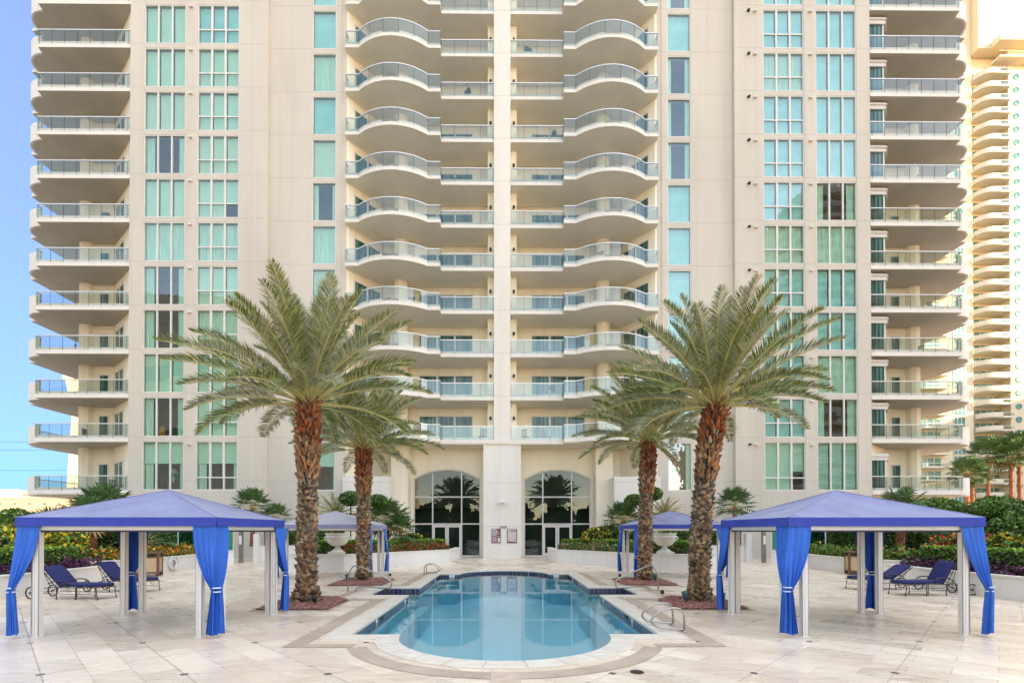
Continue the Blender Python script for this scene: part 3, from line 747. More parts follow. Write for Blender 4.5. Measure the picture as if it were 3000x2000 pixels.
# --- arched entrance windows
for s in (-1, 1):
    mb = MB(); y0, y1 = YA + .12, YA + .24
    pts = archpts(A0, A1, AZS, AZT, 20)
    vs = [(ux(s, a), z_) for a, z_ in pts]; inn = [(ux(s, a * .985 + .06), z_ - .09) for a, z_ in pts]
    for i in range(20):
        q = [vs[i], vs[i + 1], inn[i + 1], inn[i]]; mb.wallprism(q, y0, y1)
    def zt(u):
        r = ((2.665 ** 2) + .77 ** 2) / (2 * .77); return AZT - r + math.sqrt(r * r - (u - (A0 + A1) / 2) ** 2)
    for u in (A0 + .04, A1 - .04, 3.24, 5.55): sb(mb, s, u - .05, u + .05, y0, y1, .02, zt(u) - .02)
    for z_ in (2.60, 4.75): sb(mb, s, A0 + .09, A1 - .09, y0 + .01, y1 - .01, z_ - .05, z_ + .05)
    sb(mb, s, A0 + .09, 3.19, y0 + .01, y1 - .01, .0, .10); sb(mb, s, 5.60, A1 - .09, y0 + .01, y1 - .01, .0, .10)
    ow = mb.build('arched_window', M['frame'], TW)
    gl_ = MB(); gp = [(ux(s, a), z_ - .02) for a, z_ in pts]; gp = [(ux(s, A0 + .02), .02)] + gp + [(ux(s, A1 - .02), .02)]
    gl_.add([(x_, YA + .18, z_) for x_, z_ in gp], [tuple(range(len(gp)))]); gl_.build('pane', M['arch_glass'], ow)
    for u0, u1, hd in ((3.29, 4.39, 1), (4.42, 5.50, -1)):
        mb = MB()
        for q in ((u0, u0 + .13), (u1 - .13, u1)): sb(mb, s, q[0], q[1], y0 - .03, y1 - .04, .02, 2.52)
        sb(mb, s, u0 + .13, u1 - .13, y0 - .03, y1 - .04, 2.34, 2.52); sb(mb, s, u0 + .13, u1 - .13, y0 - .03, y1 - .04, .02, .30)
        do = mb.build('entrance_door', M['frame'], TW)
        mb = MB(); hx = u1 - .17 if hd > 0 else u0 + .17; xx = ux(s, hx); mb.tube([(xx, y0 - .04, .95), (xx, y0 - .10, .97), (xx, y0 - .10, 1.35), (xx, y0 - .04, 1.37)], .015, 6); mb.build('handle', M['chrome'], do)
    # window over the parapet terrace
    pr = make_window(1.75, 2.25, 2, 0, (min(ux(s, 9.45), ux(s, 11.2)), YA + .34, 5.0), 'side' if s > 0 else 'half')
# --- floodlight and signs on the pillar
mb = MB(); xc = AX - .02
mb.box(xc - .16, xc + .16, 37.86, 38.02, 4.18, 4.44); mb.tube([(xc - .35, 37.9, 4.12), (xc, 37.9, 4.2), (xc + .35, 37.9, 4.12)], .025, 6)
for d in (-.36, .36): mb.tube([(xc + d, 37.98, 4.12), (xc + d, 37.78, 4.06)], [.06, .10], 10)
mb.build('floodlight', M['alu'], TW)
def sign_board(x0, x1, z0, z1, label, rows):
    t = thing('notice_board', ((x0 + x1) / 2, 38.0, z0), label, 'sign', 'signs on the entrance pillar')
    mb = MB(); mb.box(x0, x1, 37.985, 38.022, z0, z1); mb.build('panel', M['sign'], t)
    mb = MB()
    for (a, c_, zz, hh) in rows: mb.box(x0 + a * (x1 - x0), x0 + c_ * (x1 - x0), 37.98, 37.9845, z0 + zz * (z1 - z0), z0 + (zz + hh) * (z1 - z0))
    mb.build('lettering', M['ink'], t); return t
random.seed(3)
r1 = [(.06, .55, .92, .04)] + [(.06, .06 + random.uniform(.45, .85), .86 - .055 * i, .02) for i in range(7)] + [(.06, .94, .46, .01)] + [(.08, .55, .37 - .07 * i, .022) for i in range(5)] + [(.68, .93, .30 - .075 * i, .055) for i in range(4)]
sign_board(-.92 + .02, -.20, 1.14, 2.22, 'maroon notice board on the left of the entrance pillar with four white boxes', r1)
r2 = [(.06, .94, .91, .05), (.06, .28, .83, .05)] + [(.06 + .03 * (i % 2), .94 - .05 * random.random(), .75 - .078 * i, .045) for i in range(9)]
sign_board(.27, 1.02, 1.14, 2.22, 'maroon notice board on the right of the entrance pillar packed with pale lines', r2)
t = thing('plaque', (.02, 38, 2.28), 'small narrow grey plaque above and between the two maroon notice boards', 'sign')
mb = MB(); mb.box(-.24, .25, 37.98, 38.022, 2.28, 2.40); mb.build('panel', M['black'], t)
mb = MB()
for i in range(7): mb.box(-.20 + i * .06, -.16 + i * .06, 37.975, 37.979, 2.31, 2.37)
mb.build('lettering', M['ink'], t)

# ================================================================== OTHER BUILDINGS
M['far'] = stucco('far_stucco', (.74, .62, .43)); M['peach'] = stucco('peach_stucco', (.60, .41, .27)); M['far_slab'] = mat('far_slab', (.70, .60, .46), .85, .05)
M['far_glass'] = mat('far_window_glass', (.10, .26, .22), .12, .5, .7, spec=.8)
def far_tower(name, loc, label, X0, X1, Y0, Y1, H, cols, stacks, extra=None, fh=3.26, z0=1.5, group=None, nfl=None, portholes=None):
    """cols: (x0,x1) glass columns; stacks: (x0,x1,depth,curved)"""
    t = thing(name, loc, label, 'building', group); T0 = Vector(loc)
    mb = MB(); mb.box(X0, X1, Y0, Y1, 0, H)
    if extra: extra(mb)
    mb.build('wall', M['far'], t)
    N = nfl or int((H - z0) / fh)
    def rep(fn, x_, y_, zs):
        pr = None
        for z_ in zs:
            l = Vector((x_, y_, z_)) - T0
            if pr is None: pr = fn(l); freeze(pr)
            else: copy_tree(pr, t, l)
    for x0, x1 in cols:
        def fn(l, w=x1 - x0):
            mb = MB(); mb.box(0, w, -.10, -.02, 0, 2.75); nl = max(1, round(w / 1.0))
            o = local(mb, 'window', M['far_glass'], t, l)
            mb = MB()
            for i in range(nl + 1): x_ = w * i / nl; mb.box(x_ - .06, x_ + .06, -.16, -.101, 0, 2.75)
            mb.box(0, w, -.155, -.102, .95, 1.05); mb.box(0, w, -.158, -.101, 2.7, 2.8); mb.box(0, w, -.158, -.101, -.08, .0)
            local(mb, 'frame', M['frame'], o, (0, 0, 0)); return o
        rep(fn, x0, Y0, [z0 + fh * k for k in range(N)])
    for x0, x1, dep, curved in stacks:
        def fn(l, w=x1 - x0, dep=dep, curved=curved):
            if curved: pl = [(0, 0)] + [(w * .62 * (1 - math.cos(a)) * .8, -dep * math.sin(a)) for a in [R(10 + 80 * i / 6) for i in range(7)]] + [(w, -dep), (w, 0)]
            else: pl = [(0, 0), (0, -dep * .8), (w * .12, -dep), (w * .88, -dep), (w, -dep * .8), (w, 0)]
            mb = MB(); mb.prism(pl, 0, .22); o = local(mb, 'balcony', M['far_slab'], t, l)
            mb = MB(); mb.strip(pl[1:-1], .2, .45 if not curved else .3, .1)
            if curved: mb.strip(pl[1:-3], .22, 1.25, .12)
            local(mb, 'parapet', M['far_slab'], o, (0, 0, 0))
            mb = MB(); mb.strip([(a, c_ - .02) for a, c_ in pl[1:-1]], 1.18, 1.26, .08); local(mb, 'handrail', M['rail'], o, (0, 0, 0))
            mb = MB(); mb.strip([(a, c_ - .01) for a, c_ in pl[1:-1]], .45, 1.18, .02); local(mb, 'glass_railing', M['rail_glass'], o, (0, 0, 0))
            return o
        rep(fn, x0, Y0, [z0 - .35 + fh * k for k in range(N)])
        def fn2(l, w=x1 - x0):
            mb = MB()
            for i in range(3): mb.box(w * (.12 + .26 * i), w * (.33 + .26 * i), -.06, -.01, 0, 2.35)
            return local(mb, 'balcony_window', M['far_glass'], t, l)
        rep(fn2, x0, Y0, [z0 - .1 + fh * k for k in range(N)])
    if portholes:
        def fn3(l):
            mb = MB(); mb.X = Matrix.Rotation(R(90), 4, 'X'); mb.lathe([(.75, 0), (.75, .12), (.55, .14), (.5, .06)], (0, 0), 20); return local(mb, 'porthole', M['far_glass'], t, l)
        rep(fn3, portholes[0], Y0, [portholes[1] + fh * k for k in range(portholes[2])])
    return t
# right neighbour, 125 m off: flat cream face with glass columns and two balcony stacks
def ex(mb):
    mb.box(117.3, 124.8, 125.7, 132, 0, 150); mb.box(117.42, 124.75, 123.01, 125.6, 121.2, 150); mb.box(120.4, 140, 120.6, 122.98, 116.9, 117.35); mb.box(120.4, 140, 120.62, 120.7, 118.35, 118.45); mb.box(120.4, 140, 120.4, 122.98, 120.9, 122.4); pass
far_tower('neighbour_tower', (120, 125, 0), 'sunlit cream high-rise at the right edge with portholes and curved balconies', 101, 117.4, 125, 150, 150,
          [(112.3, 115.2), (101.3, 102.4)], [(103.2, 110.0, 1.8, False)], None, nfl=36)
NT2 = far_tower('neighbour_tower', (126, 125, 0), 'cream high-rise wing at the right border with round porthole windows', 124.8, 150, 123.0, 150, 150, [], [], ex, portholes=(126.7, 6.5, 34))
def rep_bal():
    pr = None; T0 = Vector(NT2['_w'])
    for k in range(34):
        l = Vector((117.5, 125.68, 6.8 + 3.26 * k)) - T0
        if pr is None:
            w, dep = 7.28, 3.5
            pl = [(0, 0)] + [(2.9 * (1 - math.cos(a)), -dep * math.sin(a)) for a in [R(15 + 75 * i / 7) for i in range(8)]] + [(w, -dep), (w, 0)]
            mb = MB(); mb.prism(pl, 0, .25); pr = local(mb, 'balcony', M['far_slab'], NT2, l)
            mb = MB(); mb.strip(pl[1:-2] + [(4.6, -dep)], .0, 1.35, .15); local(mb, 'parapet', M['far_slab'], pr, (0, 0, 0))
            mb = MB(); mb.strip([(4.6, -dep), (w, -dep)], .35, 1.2, .02); local(mb, 'glass_railing', M['rail_glass'], pr, (0, 0, 0))
            mb = MB(); mb.box(4.6, w, -dep - .05, -dep + .05, 1.2, 1.3); mb.box(4.6, w, -dep - .02, -dep + .1, .2, .4); local(mb, 'handrail', M['rail'], pr, (0, 0, 0))
            mb = MB()
            for i in range(4): mb.box(.8 + 1.6 * i, 2.1 + 1.6 * i, -.06, -.01, .3, 2.6)
            local(mb, 'balcony_window', M['far_glass'], pr, (0, 0, 0)); freeze(pr)
        else: copy_tree(pr, NT2, l)
rep_bal()
# pylon tower, far left, seen between the balconies
t = thing('pylon_tower', (-278, 350, 0), 'pale sunlit pylon-shaped tower far behind the left balconies', 'building')
mb = MB(); mb.add([(-303, 350, 0), (-262, 350, 0), (-262, 362, 0), (-303, 362, 0), (-297.5, 350, 84), (-266, 350, 84), (-266, 362, 84), (-297.5, 362, 84),
                   (-301.5, 349, 106), (-264, 349, 106), (-264, 363, 106), (-301.5, 363, 106)],
                  [(0, 1, 5, 4), (1, 2, 6, 5), (2, 3, 7, 6), (3, 0, 4, 7), (4, 5, 9, 8), (5, 6, 10, 9), (6, 7, 11, 10), (7, 4, 8, 11), (8, 9, 10, 11)])
mb.box(-302.5, -263, 348, 364, 106, 108.5); mb.build('wall', M['far'], t)
mb = MB(); mb.box(-293, -288, 348.6, 349.4, 88, 98); mb.box(-291, -270, 348.7, 348.95, 100.5, 103); mb.build('window', M['far_glass'], t)
# long peach wall of a podium building on the left
t = thing('parking_building', (-165, 180, 0), 'low peach-coloured windowless building behind the left hedge', 'building')
mb = MB(); mb.box(-215, -126, 180, 215, 0, 13.2); mb.box(-215.2, -125.8, 179.8, 180.1, 13.2, 13.7); mb.build('wall', M['peach'], t)
mb = MB()
for i in range(9): mb.box(-178 + i * 5.2, -177.6 + i * 5.2, 179.5, 179.98, 11.4, 11.7)
mb.build('lamp_row', M['black'], t)
mb = MB()
for i in range(5): mb.box(-180 + i * 9, -179.92 + i * 9, 179.97, 179.995, 0, 13.1)
mb.build('wall_joint', M['grout'], t)
for i, (x_, w, h, y_, lb) in enumerate([(-415, 60, 31, 420, 'low white block on the horizon at the far left edge'), (-360, 46, 27, 420, 'low white block on the horizon beside the left balconies')]):
    t = thing('distant_block', (x_, y_, 0), lb, 'building', 'white blocks on the left horizon')
    mb = MB(); mb.box(x_ - w / 2, x_ + w / 2, y_, y_ + 40, 0, h); mb.box(x_ - w / 4, x_ + w / 5, y_ + 2, y_ + 20, h, h + 5); mb.build('wall', M['far_slab'], t)
    mb = MB()
    for k in range(3): mb.box(x_ - w / 2 + 2, x_ + w / 2 - 2, y_ - .3, y_ - .05, h - 5 - 6 * k, h - 3 - 6 * k)
    mb.build('window_band', M['far_glass'], t)
# overhead cables at the far left
for j, zz in enumerate((50, 46, 36, 24)):
    mb = MB(); mb.tube([(-330 + i * 20, 250 + 0 * i, zz - 3 * math.sin(math.pi * i / 8) - i * .35) for i in range(9)], .07, 4)
    tag(mb.build('power_line', M['black'], loc=(-330, 250, zz)), ['topmost', 'second', 'third', 'lowest'][j] + ' of the thin power lines crossing the sky at the far left', 'cable', 'power lines at the far left')
# buildings behind the camera and to the right: they shade the court and show in the windows
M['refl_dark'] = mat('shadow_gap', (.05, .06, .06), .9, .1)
far_tower('sister_tower', (100, -62, 0), 'curved cream sister tower behind the camera', 84, 185, -100, -62, 98, [(110, 113), (125, 128), (140, 143)], [], lambda mb: mb.box(60, 84, -95, -66, 0, 34), nfl=28)  # low box wing is unseen, added to keep sun off the deck
ST = [o for o in S.collection.objects if o.name.startswith('sister_tower')][0]
pr = None
for k in range(28):
    l = Vector((84, -62, 4 + 3.26 * k)) - Vector(ST['_w'])
    if pr is None:
        mb = MB(); pl = [(0, -12), (-4, -10), (-5, -5), (-3, -1), (-.5, 1), (2, 3.2), (5, 4), (8, 3.2), (11, 3), (14, 4), (17, 3.2), (18, 0), (18, -1), (0, -1)]
        mb.prism(pl, 0, .5); mb.strip(pl[1:12], .5, 1.4, .15); pr = local(mb, 'balcony', M['far_slab'], ST, l); freeze(pr)
    else: copy_tree(pr, ST, l)
t = thing('court_building', (-100, -62, 0), 'cream block with dark open galleries behind the camera', 'building')
mb = MB(); mb.box(-150, -30, -95, -62, 0, 66)
mb.build('wall', M['far'], t)
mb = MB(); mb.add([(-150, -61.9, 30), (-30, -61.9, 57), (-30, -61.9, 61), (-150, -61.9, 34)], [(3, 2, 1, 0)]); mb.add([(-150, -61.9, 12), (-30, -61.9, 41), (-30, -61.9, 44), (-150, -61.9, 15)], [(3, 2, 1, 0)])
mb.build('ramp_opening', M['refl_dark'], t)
t = thing('shading_block', (215, 50, 0), 'unseen block out of frame on the right that shades the far tower', 'building')  # unseen block, put in and sized for the shadow line on the neighbour tower
mb = MB(); mb.box(175, 260, 40, 100, 0, 49); mb.build('wall', M['far'], t)

# ================================================================== PLANTER WALLS
def planter_wall(label, path, h, th=.28, capw=.34, group='planter walls around the court'):
    c0 = path[len(path) // 2]
    t = thing('planter_wall', (c0[0], c0[1], 0), label, 'wall', group)
    mb = MB(); mb.strip(path, -.01, h - .05, th); mb.build('wall', M['planter'], t)
    mb = MB()
    sg = 1 if th > 0 else -1
    n = len(path); p2 = []
    for i in range(n):
        a = Vector(path[max(i - 1, 0)]); c = Vector(path[min(i + 1, n - 1)]); d = (c - a).normalized()
        p2.append((path[i][0] + d.y * .04 * sg, path[i][1] - d.x * .04 * sg))
    mb.strip(p2, h - .05, h, sg * (abs(th) + .08)); mb.build('cap', M['cap'], t)
    return t
PW = {}
def both(fn):
    for s in (-1, 1): fn(s, 'left' if s < 0 else 'right')
def mp(pts, s): return [(s * x, y) for x, y in pts]
def smooth_path(pts, n=6):
    out = []; P = [pts[0]] + pts + [pts[-1]]
    for i in range(1, len(P) - 2):
        for k in range(n):
            t = k / n; a, b_, c, d = [np.array(q) for q in P[i - 1:i + 3]]
            out.append(tuple(.5 * ((2 * b_) + (-a + c) * t + (2 * a - 5 * b_ + 4 * c - d) * t * t + (-a + 3 * b_ - 3 * c + d) * t ** 3)))
    out.append(pts[-1]); return out
CEN = smooth_path([(8.2, 26.0), (7.3, 27.0), (6.3, 28.6), (5.2, 30.2), (4.2, 31.6), (3.45, 32.5)])
SIDE = smooth_path([(17.2, 29.3), (16.85, 27.2), (16.7, 25.2), (16.9, 23.4), (17.6, 21.6), (18.4, 20.4)])
LOW = smooth_path([(16.6, 5), (15.9, 9), (15.35, 13), (15.15, 16.4), (15.35, 19.0), (15.6, 20.4)])
def planters(s, nm):
    q = -s
    planter_wall('low white curved planter wall beside the %s side of the entrance, below red flowers' % nm if s < 0 else 'low white curved planter wall right of the entrance doors, below the clipped hedge', mp(CEN, s), .86, -.28 * s * -1 * -1)
    planter_wall('end face of the low white planter wall nearest the %s entrance doors' % nm, mp([(3.45, 32.5), (3.25, 33.3), (3.2, 36.8)], s), .86, -.28 * s)
    planter_wall('straight low planter wall under the big stone urn on the %s' % nm, mp([(11.0, 26.0), (8.2, 26.0)], s), .86, -.3 * s)
    planter_wall('short return of the urn planter wall on the %s, running back beside the far cabana' % nm, mp([(11.0, 34.4), (11.0, 26.02)], s), .86, -.3 * s)
    planter_wall('white side planter wall behind the %s litter bin' % nm, mp(SIDE, s)[::-1], .76, -.3 * s)
    planter_wall('nearer low planter wall with purple plants behind the %s sun loungers' % nm, mp(LOW, s), .72, -.3 * s)
    planter_wall('far white wall under a hedge beside the steel post on the %s' % nm, mp([(16.2, 33.6), (11.4, 35.0)], s), 1.08, -.3 * s)
    planter_wall('stub of white wall holding the gate on the %s' % nm, mp([(18.6, 31.0), (17.0, 32.0)], s), .8, -.3 * s)
both(planters)
# soil beds (structure) behind the walls
M['soil'] = mat('soil', (.07, .045, .03), .95, .3, 4)
mb = MB()
for s in (-1, 1):
    mb.prism(mp([(x + .12, y + .1) for x, y in CEN] + [(3.6, 36.5), (10.8, 36.5), (10.8, 26.2), (8.3, 26.2)], s), 0, .66); mb.prism(mp([(18.4, 20.4), (17.8, 21.7), (17.2, 23.4), (17.0, 25.2), (17.1, 27.2), (17.45, 29.3), (19, 31.5), (40, 31.5), (40, 12), (18, 12)], s), 0, .60)
    mb.prism(mp([(x + .15, y - .1) for x, y in LOW] + [(18, 20.3), (19, 5)], s), 0, .58); mb.prism(mp([(16.2, 33.8), (11.4, 35.2), (11.4, 37.2), (16.2, 37.2)], s), 0, .9)
    mb.box(*sorted((s * 19, s * 60)), 2, 11.9, 0, .6); 
struct(mb.build('planting_soil', M['soil']))
# wall speaker discs
for s, nm, spots in ((-1, 'left', [(-6.9, 27.62, -50), (-15.32, 15.5, 0)]), (1, 'right', [(6.9, 27.62, 50), (15.22, 15.5, 0)])):
    for i, (x_, y_, a) in enumerate(spots):
        mb = MB(Matrix.Translation((x_, y_, .42)) @ Matrix.Rotation(R(-a if i == 0 else s * 90), 4, 'Z') @ Matrix.Rotation(R(90), 4, 'X'))
        if i == 1: mb = MB(Matrix.Translation((x_ - s * .03, y_, .42)) @ Matrix.Rotation(R(-s * 90), 4, 'Y'))
        mb.lathe([(.15, -.02), (.15, .03), (.12, .035), (.12, .025)], (0, 0), 20)
        tag(mb.build('wall_speaker', M['alu'], loc=(x_, y_, .42)), 'round grey speaker grille on the %s' % ('curved planter wall %s of the entrance' % nm if i == 0 else 'low planter wall near the %s edge of the picture' % nm), 'speaker', 'round speakers in the planter walls')

# ================================================================== PLANTING
def sample_box(n, x0, x1, y0, y1, z0, z1, top=.35):
    P = np.stack([rng.uniform(x0, x1, n), rng.uniform(y0, y1, n), rng.uniform(z0, z1, n)], 1)
    f = rng.random(n); k = f < top; P[k, 2] = z1 + rng.normal(0, .02, k.sum())
    k2 = (~k) & (rng.random(n) < .8); side = rng.random(n) < .5
    a = k2 & side; P[a, 1] = y0 + rng.normal(0, .03, a.sum()); b_ = k2 & ~side; P[b_, 0] = np.where(rng.random(b_.sum()) < .5, x0, x1) + rng.normal(0, .03, b_.sum())
    return P
def hedge_path(name, label, cat, path, z0, z1, wid, n, size, mats, weights, core=True, group=None, rough=.03):
    """hedge following a plan path (front edge), wid goes to the left-hand side"""
    pts = [Vector(p) for p in path]; seg = [(pts[i + 1] - pts[i]).length for i in range(len(pts) - 1)]; tot = sum(seg)
    cum = np.cumsum([0] + seg); u = rng.uniform(0, tot, n); idx = np.clip(np.searchsorted(cum, u) - 1, 0, len(seg) - 1)
    A = np.array([tuple(p) for p in pts]); D = np.array([tuple((pts[i + 1] - pts[i]).normalized()) for i in range(len(seg))])
    base = A[idx] + D[idx] * (u - cum[idx])[:, None]; Nn = np.stack([-D[idx][:, 1], D[idx][:, 0]], 1) * (1 if wid > 0 else -1)
    r = rng.random(n); w = abs(wid); off = np.where(r < .45, np.abs(rng.normal(0, rough, n)) - rough * .3, rng.uniform(0, w, n))
    zz = np.where(r < .45, rng.uniform(z0, z1, n), z1 + rng.normal(0, rough, n))
    wob = .5 * rough * np.sin(u * 3.1) + .4 * rough * np.sin(u * 7.7)
    P = np.concatenate([base + Nn * off[:, None], (zz + wob)[:, None]], 1)
    mb = MB(); mi = rng.choice(len(mats), n, p=weights) + 0
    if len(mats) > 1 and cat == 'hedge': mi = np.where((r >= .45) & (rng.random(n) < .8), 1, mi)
    mb.leaves(P, size, mi=mi.tolist())
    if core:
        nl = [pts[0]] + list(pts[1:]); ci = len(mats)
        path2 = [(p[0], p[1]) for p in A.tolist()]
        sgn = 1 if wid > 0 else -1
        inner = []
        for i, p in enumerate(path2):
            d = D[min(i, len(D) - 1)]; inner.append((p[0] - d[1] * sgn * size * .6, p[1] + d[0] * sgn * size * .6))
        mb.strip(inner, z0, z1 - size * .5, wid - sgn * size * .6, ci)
    o = mb.build(name, mats + [L['core']], loc=(path[0][0], path[0][1], z0))
    return tag(o, label, cat, group)
def clump(name, label, cat, c, rad, n, size, mats, weights, group=None, lumps=7, core=.72, seed=None):
    """irregular bush made of several leafy lobes"""
    cx, cy, cz = c; rx, ry, rz = rad; Ps = []; mb = MB()
    for i in range(lumps):
        a = random.uniform(0, 2 * math.pi); k = random.uniform(.15, .75) if lumps > 1 else 0
        lc = (cx + rx * k * math.cos(a), cy + ry * k * math.sin(a), cz + rz * random.uniform(-.35, .5) * (lumps > 1)); f = random.uniform(.38, .6) if lumps > 1 else 1
        m_ = n // lumps; d = rng.normal(size=(m_, 3)); d /= np.linalg.norm(d, axis=1)[:, None]
        rr = rng.uniform(.8, 1.08, m_)[:, None]; P = np.array(lc) + d * rr * np.array([rx * f, ry * f, rz * f]); Ps.append(P)
        K = 8; q = core * f
        vs = [(lc[0] + rx * q * math.cos(t) * math.cos(e), lc[1] + ry * q * math.sin(t) * math.cos(e), lc[2] + rz * q * math.sin(e)) for e in [R(x_) for x_ in (-80, -40, 0, 40, 80)] for t in [2 * math.pi * j / K for j in range(K)]]
        fs = [(a_ * K + j, a_ * K + (j + 1) % K, (a_ + 1) * K + (j + 1) % K, (a_ + 1) * K + j) for a_ in range(4) for j in range(K)] + [tuple(range(K - 1, -1, -1)), tuple(range(4 * K, 5 * K))]
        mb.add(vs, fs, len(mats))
    P = np.concatenate(Ps); mb.leaves(P, size, mi=rng.choice(len(mats), len(P), p=weights).tolist())
    return tag(mb.build(name, mats + [L['core']], loc=(cx, cy, cz - rz)), label, cat, group)
G = 'clipped hedges of the planters'
def garden(s, nm):
    off = lambda pts, d: [(x + d, y + d * .6) for x, y in pts]
    cen = mp([(x + .35, y + .75) for x, y in CEN], s)
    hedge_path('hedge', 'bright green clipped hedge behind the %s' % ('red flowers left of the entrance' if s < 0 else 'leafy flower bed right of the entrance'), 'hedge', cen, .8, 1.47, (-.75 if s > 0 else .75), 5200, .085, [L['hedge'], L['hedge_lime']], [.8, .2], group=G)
    fl = mp([(x + .05, y + .3) for x, y in CEN], s)
    if s < 0: hedge_path('flower_bed', 'bed of small red flowers on the curved planter left of the entrance', 'flowers', fl, .78, 1.12, .5, 5200, .075, [L['hedge'], L['red'], L['dark']], [.42, .33, .25], rough=.1)['kind'] = 'stuff'
    else: hedge_path('flower_bed', 'leafy bed with few orange flowers on the curved planter right of the entrance', 'flowers', fl, .78, 1.14, -.5, 5200, .08, [L['juniper'], L['red'], L['frond_grey'], L['dark']], [.5, .07, .18, .25], rough=.1)['kind'] = 'stuff'
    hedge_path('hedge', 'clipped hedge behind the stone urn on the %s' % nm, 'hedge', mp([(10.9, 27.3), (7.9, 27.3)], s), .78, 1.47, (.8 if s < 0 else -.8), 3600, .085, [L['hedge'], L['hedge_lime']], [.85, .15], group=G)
    hedge_path('ground_cover', 'low leafy plants at the foot of the %s urn' % nm, 'plants', mp([(10.8, 26.5), (8.0, 26.5)], s), .78, 1.08, (.5 if s < 0 else -.5), 1800, .09, [L['hedge'], L['dark'], L['red']], [.5, .42, .08], rough=.08)['kind'] = 'stuff'
    hedge_path('hedge', 'square dark hedge on the far white wall by the %s steel post' % nm, 'hedge', mp([(16.0, 33.9), (11.5, 35.3)], s), 1.05, 1.95, (.8 if s < 0 else -.8), 3400, .11, [L['hedge'], L['hedge'], L['dark']], [.4, .2, .4], group=G)
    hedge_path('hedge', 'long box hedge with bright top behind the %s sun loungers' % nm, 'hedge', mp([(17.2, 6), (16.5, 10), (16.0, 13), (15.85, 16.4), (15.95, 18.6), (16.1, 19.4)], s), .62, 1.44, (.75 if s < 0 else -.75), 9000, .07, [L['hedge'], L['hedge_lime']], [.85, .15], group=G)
    hedge_path('ground_cover', 'purple trailing plants along the low wall behind the %s sun loungers' % nm, 'plants', mp([(16.7, 6), (16.1, 9.5), (15.6, 13), (15.4, 16.4), (15.6, 18.6), (15.8, 20.0)], s), .60, .86, (.5 if s < 0 else -.5), 4200, .085, [L['purple'], L['purple'], L['dark']], [.5, .35, .15], core=False, rough=.1)['kind'] = 'stuff'
    hedge_path('flower_bed', '%s flowers on the side planter behind the %s litter bin' % ('orange and yellow' if s < 0 else 'leafy green with sparse orange', nm), 'flowers', mp([(x + .35, y) for x, y in SIDE], s)[::-1], .68, 1.05, (.9 if s < 0 else -.9), 4200, .10, [L['hedge'], L['orange'], L['juniper']], [.35, .38, .27] if s < 0 else [.38, .05, .57], rough=.12)['kind'] = 'stuff'
    hedge_path('hedge', 'tall dark leafy hedge at the back of the %s side garden' % nm, 'hedge', mp([(21.5, 36), (20.5, 30), (20.5, 25)], s), .6, 2.45, (1.6 if s > 0 else -1.6), 16000, .11, [L['hedge'], L['dark']], [.55, .45], group='tall background hedges', rough=.08)
    hedge_path('hedge', 'tall dark hedge behind the long box hedge on the %s' % nm, 'hedge', mp([(20.0, 24.5), (20.2, 18), (21.5, 8)], s), .6, 2.0 if s < 0 else 1.9, (1.6 if s > 0 else -1.6), 19000, .10, [L['hedge'], L['dark'], L['juniper']], [.4, .4, .2], group='tall background hedges', rough=.1)
both(garden)
JU = [L['juniper'], L['hedge'], L['dark']]
for i, (x_, y_, z_, rx, rz, lb) in enumerate([(22.5, 31, 2.75, 2.2, 1.25, 'green juniper mound right of the last balcony column'), (26, 30, 2.8, 2.4, 1.3, 'broad green juniper mound beneath the bare palm trunks'),
        (30, 30, 2.9, 2.6, 1.3, 'green juniper mound between the fan palms and the right edge'), (28.5, 27.2, 2.7, 2.2, 1.1, 'juniper mound partly hidden by the large clipped shrub'), (21.9, 20.2, 1.9, 1.5, 1.15, 'large rounded clipped shrub at the right edge behind the cabana')]):
    clump('shrub', lb, 'shrub', (x_, y_, z_), (rx, 1.8, rz), 17000, .105, JU, [.55, .25, .2] if i < 4 else [.2, .6, .2], 'green mounds at the right', lumps=11)
for i, (x_, y_, z_, rx, rz, lb) in enumerate([(-22.2, 22, 2.1, 2.0, 1.25, 'light green bush at the left edge behind the cabana roof'), (-19.3, 19.2, 1.65, 1.2, .85, 'yellow-flowered bush at the left edge under the cabana roof'), (-17.9, 19.9, 1.45, .8, .8, 'yellow-flowered bush right of the near left curtain')]):
    clump('shrub', lb, 'shrub', (x_, y_, z_), (rx, 1.4, rz), 6000, .12, [L['hedge'], L['hedge_lime'], L['yellow']], [.72, .26, .02] if i == 0 else [.5, .2, .3], 'bushes at the left', lumps=8)
clump('shrub', 'yellow-flowered shrub against the glass doors right of the entrance', 'shrub', (6.0, 31.8, 1.7), (1.5, .8, .75), 3200, .11, [L['hedge'], L['yellow'], L['dark']], [.5, .3, .2], lumps=8)
clump('shrub', 'small yellow shrub between the fan palm and the left entrance window', 'shrub', (-5.6, 32.0, 1.5), (1.0, .6, .5), 1600, .11, [L['hedge'], L['yellow'], L['dark']], [.55, .25, .2], lumps=6)
clump('shrub', 'dark shrub beside the far right cabana posts', 'shrub', (8.3, 30.6, 1.6), (1.0, .8, .7), 2200, .11, [L['hedge'], L['dark']], [.5, .5], lumps=6)
clump('shrub', 'orange-flowered shrub seen under the right cabana roof', 'shrub', (18.4, 20.2, 1.45), (1.5, 1.0, .65), 3000, .11, [L['hedge'], L['red'], L['dark'], L['orange']], [.4, .22, .26, .12], lumps=8)
clump('shrub', 'yellow-flowered bush left of the right cabana front curtain', 'shrub', (17.9, 17.6, 1.5), (.8, .9, .6), 2200, .11, [L['hedge'], L['yellow'], L['dark']], [.45, .3, .25], lumps=6)
